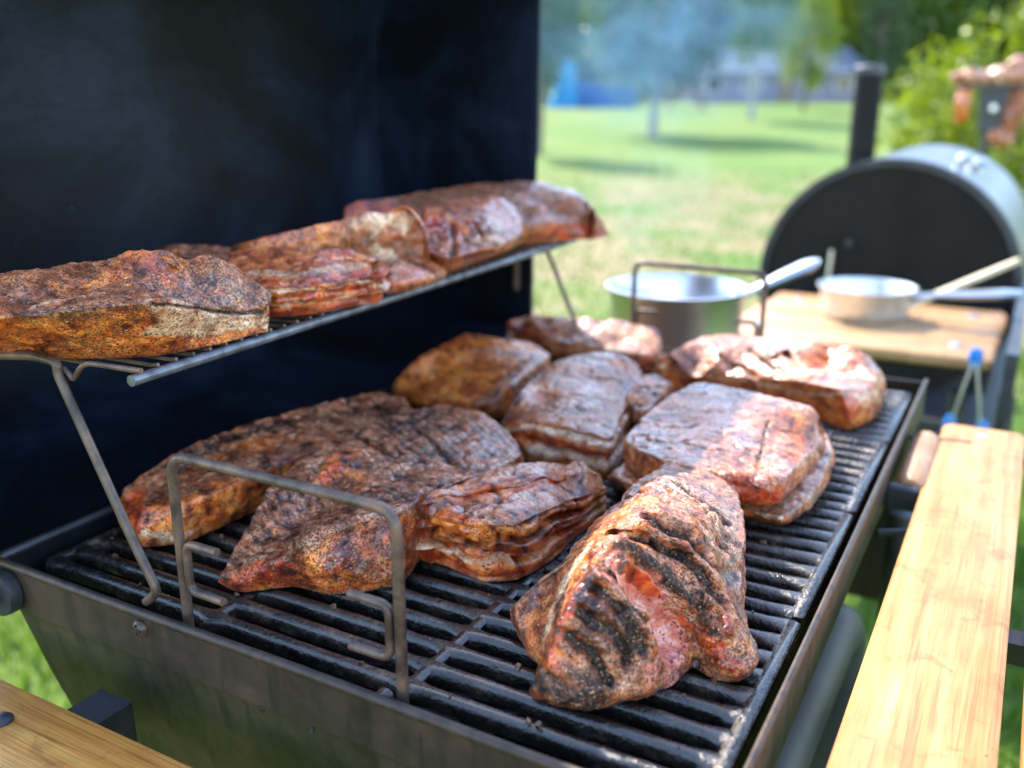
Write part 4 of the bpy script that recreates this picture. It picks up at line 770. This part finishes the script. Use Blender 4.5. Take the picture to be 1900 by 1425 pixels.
meat('belly_slab', 'long back-right belly roll with glossy ridged top and cream fat at its thick front end', 'pork belly', ZU,
 [(1195, 685, .018), (1290, 692, .022), (1390, 698, .030), (1490, 708, .039), (1560, 720, .044), (1618, 712, .037), (1628, 680, .042), (1598, 648, .060), (1520, 632, .062), (1430, 624, .056), (1350, 621, .050), (1290, 630, .050), (1235, 657, .044)],
 {0: (1205, 706), 1: (1295, 722), 2: (1395, 745), 3: (1495, 772), 4: (1572, 797), 5: (1625, 775), 6: (1634, 740)},
 strokes=[([(1330, 650), (1400, 690)], .004, 'char_shade', .8, -.004), ([(1390, 640), (1450, 690)], .004, 'char_shade', .8, -.004), ([(1450, 640), (1500, 685)], .004, 'char_shade', .8, -.003), ([(1560, 690), (1605, 690)], .014, 'fat', .85, .002), ([(1480, 670), (1540, 660)], .014, 'gold', .9, 0), ([(1440, 680), (1500, 690), (1560, 665)], .010, 'fat', .6, .001), ([(1520, 645), (1575, 665)], .006, 'red', .9, .001), ([(1590, 760)], .014, 'red', .9, .0)],
 bands=[(.75, .10, 'fat', .55), (.45, .08, 'red', .5), (.25, .08, 'gold', .7)],
 base=(.85, .15, .0, .0, .0), side=(.2, .6, .25, .05, 0), pepper=.22, crease=.6, lump=.0018, mot=0.5, seed=12, na=340, nt_=110, bulge=.005, group=G1)
# ----- warming rack
meat('belly_slab', 'large peppered belly slab with cream fat end, nearest on the warming rack', 'pork belly', ZW,
 [(-190, 605, .036), (0, 590, .038), (150, 575, .042), (290, 560, .042), (400, 572, .026), (492, 583, .013), (499, 549, .026), (440, 492, .048), (350, 476, .058), (272, 460, .066), (200, 480, .060), (130, 490, .056), (30, 502, .056), (-190, 520, .050)],
 {0: (-190, 655), 1: (0, 662), 2: (150, 667), 3: (285, 661), 4: (400, 640), 5: (488, 616)},
 strokes=[([(270, 585), (340, 588), (420, 596), (490, 594)], .012, 'fat', .72, .0005), ([(300, 612), (390, 618), (480, 606)], .017, 'fat', .72, 0), ([(310, 530), (400, 545), (490, 560)], .014, 'bark', 1., .003), ([(285, 570), (350, 572), (420, 580), (495, 578)], .0022, 'char_shade', .9, -.002), ([(230, 640), (380, 640), (490, 618)], .0045, 'gold', 1., 0), ([(290, 490), (320, 520)], .010, 'red', .45, .001), ([(60, 560), (190, 535)], .004, 'fat', .7, .001), ([(0, 610), (150, 615), (260, 600)], .014, 'gold', .9, 0), ([(0, 530), (100, 520), (240, 490)], .015, 'char_shade', .55, .001), ([(100, 580), (220, 570)], .014, 'bark', .8, 0), ([(180, 520), (250, 480)], .008, 'gold', .8, .001), ([(255, 475), (262, 500)], .005, 'char_shade', .6, -.002)],  # thin dark stroke between flap and cream fat is a painted shadow line
 base=(.55, .3, .15, 0, .12), side=(.3, .62, .15, .0, .05), pepper=.8, crease=.4, lump=.0016, fine=.0012, na=420, nt_=150, ns=50, mot=0.75, seed=21, bulge=.0008, group=G2)
meat('rib_rack', 'dark crusted rib piece lying behind the nearest belly on the warming rack', 'ribs', ZW,
 [(285, 482, .034), (360, 484, .034), (432, 482, .034), (425, 459, .040), (362, 452, .042), (292, 456, .042)], base=(.7, 0, .2, 0, .35), pepper=.4, crease=.4, lump=.0016, seed=22, na=160, nt_=50, group=G2)
meat('rib_rack', 'striped orange-red rib rack on the warming rack, second from the near end', 'ribs', ZW,
 [(440, 528, .029), (520, 532, .029), (600, 528, .028), (690, 510, .025), (714, 494, .022), (700, 472, .040), (650, 468, .043), (560, 468, .045), (480, 458, .048), (425, 466, .046)],
 {0: (440, 583), 1: (520, 588), 2: (600, 580), 3: (692, 557), 4: (712, 530)},
 bands=[(.88, .07, 'fat', .6), (.62, .08, 'red', 1.), (.40, .07, 'fat', .6), (.10, .1, 'red', .9)], lay=(3, .005),
 strokes=[([(450, 500), (560, 500), (690, 485)], .007, 'fat', .5, .001), ([(450, 515), (560, 520), (690, 500)], .004, 'red', .9, -.001), ([(440, 560), (480, 570)], .012, 'bark', .7, 0)],
 base=(.35, .3, .4, .05, .05), side=(.2, .5, .4, .1, .0), pepper=.26, crease=.4, lump=.0016, mot=0.6, seed=23, na=340, nt_=90, ns=60, group=G2)
meat('belly_slab', 'long golden belly with a pale square-cut end in the middle of the warming rack', 'pork belly', ZW,
 [(450, 462, .020), (550, 460, .022), (640, 464, .022), (715, 472, .020), (782, 464, .020), (788, 430, .046), (778, 393, .062), (700, 391, .064), (610, 412, .058), (520, 432, .054), (445, 450, .046)],
 {0: (450, 488), 1: (550, 492), 2: (640, 500), 3: (720, 505), 4: (790, 498)},
 strokes=[([(700, 410), (740, 430), (730, 470)], .024, 'fat', .75, .001), ([(470, 455), (600, 430)], .014, 'gold', .9, 0), ([(660, 400), (665, 460)], .003, 'char_shade', .6, -.002), ([(760, 470), (730, 440)], .012, 'bark', .5, 0)],
 base=(.4, .55, .1, 0, .1), side=(.4, .4, .2, .2, 0), pepper=.3, crease=.4, lump=.0016, mot=0.45, seed=24, na=300, nt_=90, group=G2)
meat('meat_chunk', 'small pinkish grey chunk hanging over the rack rail below the pale-ended belly', 'pork', ZW,
 [(715, 525, .011), (750, 522, .012), (800, 505, .013), (824, 488, .012), (808, 470, .020), (760, 476, .024), (722, 500, .020)],
 {0: (712, 545), 1: (748, 542), 2: (800, 528), 3: (828, 510)}, strokes=[([(740, 520), (790, 495)], .010, 'pink', .45, 0)], base=(.7, .05, .15, .15, 0), pepper=.3, crease=.4, lump=.0016, seed=25, na=200, nt_=60, group=G2)
meat('rib_rack', 'dark red rib rack with pale folded end, right of the warming rack middle', 'ribs', ZW,
 [(790, 462, .030), (830, 478, .024), (880, 468, .024), (930, 455, .026), (968, 428, .028), (955, 385, .044), (930, 366, .056), (860, 366, .058), (790, 384, .056)],
 {0: (795, 490), 1: (832, 505), 2: (880, 490), 3: (930, 472), 4: (970, 450)},
 strokes=[([(900, 395), (940, 420), (900, 440)], .020, 'fat', .5, .002), ([(880, 400), (900, 440), (930, 450)], .004, 'char_shade', .6, -.003), ([(800, 400), (840, 410)], .02, 'red', .8, 0), ([(840, 400), (845, 470)], .004, 'char_shade', .8, -.003)],
 base=(.6, .15, .4, 0, .1), side=(.4, .3, .3, .1, 0), pepper=.3, crease=.4, lump=.0016, mot=0.5, seed=26, na=260, nt_=80, group=G2)
meat('belly_slab', 'long dark-crusted belly at the far end of the warming rack, overhanging the lid edge', 'pork belly', ZW,
 [(640, 402, .034), (760, 398, .034), (870, 402, .032), (960, 415, .025), (1040, 412, .023), (1108, 420, .012), (1124, 430, .004), (1102, 385, .038), (1065, 352, .050), (1000, 336, .060), (920, 337, .060), (820, 349, .056), (720, 366, .052), (640, 381, .046)],
 {3: (965, 452), 4: (1040, 447), 5: (1105, 442), 6: (1126, 437)},
 strokes=[([(1010, 432), (1110, 430)], .010, 'red', .85, 0), ([(980, 370), (1060, 380)], .03, 'char_shade', .35, 0), ([(650, 390), (760, 385)], .02, 'red', .9, 0), ([(960, 430), (1000, 425)], .012, 'fat', .35, 0)],
 base=(.85, .05, .15, .0, .25), side=(.5, .2, .4, .1, .1), pepper=.5, crease=.4, lump=.0016, mot=0.6, seed=27, na=320, nt_=100, group=G2)
# ----- meat piled on the steel stand behind the smoker
st = empty('meat_stand', at(1836, 3.6, 0.), 'slim steel stand holding browned meat pieces behind the black smoker', 'stand', rz=yaw)
MB().tube([(0, 0, -.02), (0, 0, 1.20)], .012, 12).build('post', MAT['dark'], st, True)
MB().box(-.12, .22, -.05, .05, 1.20, 1.212).build('tray', MAT['dark'], st)
MB().loft([[(-.035, -.025, 1.05), (.035, -.025, 1.05), (.035, -.015, 1.05), (-.035, -.015, 1.05)], [(-.05, -.025, 1.199), (.06, -.025, 1.199), (.06, -.015, 1.199), (-.05, -.015, 1.199)]]).build('plate', MAT['pipe'], st)
MB().lathe((0, -.032, 1.13), [(.001, -.004), (.012, -.003), (.014, .0065)], 16, 'y').build('bolt', MAT['steel'], st, True)
for lx, ly in ((-.2, -.15), (.2, -.15), (0, .2)): MB().tube([(0, 0, .12), (lx, ly, -.0)], .012, 8).build('foot', MAT['dark'], st, True)
sx0, sy0 = at(1836, 3.6)[:2]
def chunk(u, z, sx, sy, sz, label, base, seed, rot=0.):
    r = np.random.default_rng(seed); n, k = 40, 26; V = []
    for i in range(k):
        a = math.pi*(i+.5)/k
        for j in range(n):
            b = 2*math.pi*j/n; V.append((math.sin(a)*math.cos(b), math.sin(a)*math.sin(b), -math.cos(a)))
    V = np.array(V); V = V*(1+.28*fbm(V+seed, 1.4, 3))[:, None]*np.array([sx, sy, sz])*1.3; idx = np.arange(k*n).reshape(k, n); j = np.roll(idx, -1, 1)
    Fq = np.stack([idx[:-1], j[:-1], j[1:], idx[1:]], -1).reshape(-1, 4).tolist()+[idx[0][::-1].tolist(), idx[-1].tolist()]
    at_ = {q: np.full(len(V), v) for q, v in zip(('bark', 'gold', 'red', 'fat', 'char_shade'), base)}; at_['pink'] = np.zeros(len(V)); at_['pepper'] = np.full(len(V), .2); at_['hgt'] = np.full(len(V), .55)
    ob = npmesh('meat_chunk', V, Fq, MAT['meat'], None, True, at_); ob.location = (sx0+RT[0]*u, sy0+RT[1]*u, z); ob.rotation_euler = (0, rot, yaw)
    tag(ob, label, 'meat', 'browned meat pieces on the steel stand')
chunk(-.075, 1.236, .055, .04, .026, 'pinkish meat piece at the left end of the steel stand tray', (.5, .1, .1, .35, 0), 3)
chunk(.02, 1.238, .04, .04, .028, 'pale meat piece on the middle of the steel stand tray', (.5, .1, .1, .45, 0), 4)
chunk(.105, 1.252, .06, .045, .042, 'largest pinkish-brown meat piece at the right of the stand tray', (.6, .05, .1, .3, .1), 5)
chunk(-.098, 1.150, .022, .022, .050, 'golden orange drumstick-like piece hanging off the left of the stand tray', (0, 1., .1, .2, 0), 6)
chunk(.088, 1.11, .030, .035, .088, 'dark brown strip hanging down right of the stand post', (.6, 0, .3, 0, .4), 7, .2)
chunk(.125, 1.155, .030, .03, .045, 'short dark strip hanging beneath the right end of the stand tray', (.7, 0, .3, 0, .3), 8)
chunk(.062, 1.03, .032, .03, .034, 'greyish brown lowest piece hanging beside the stand post', (.7, .1, .2, .1, .1), 9)
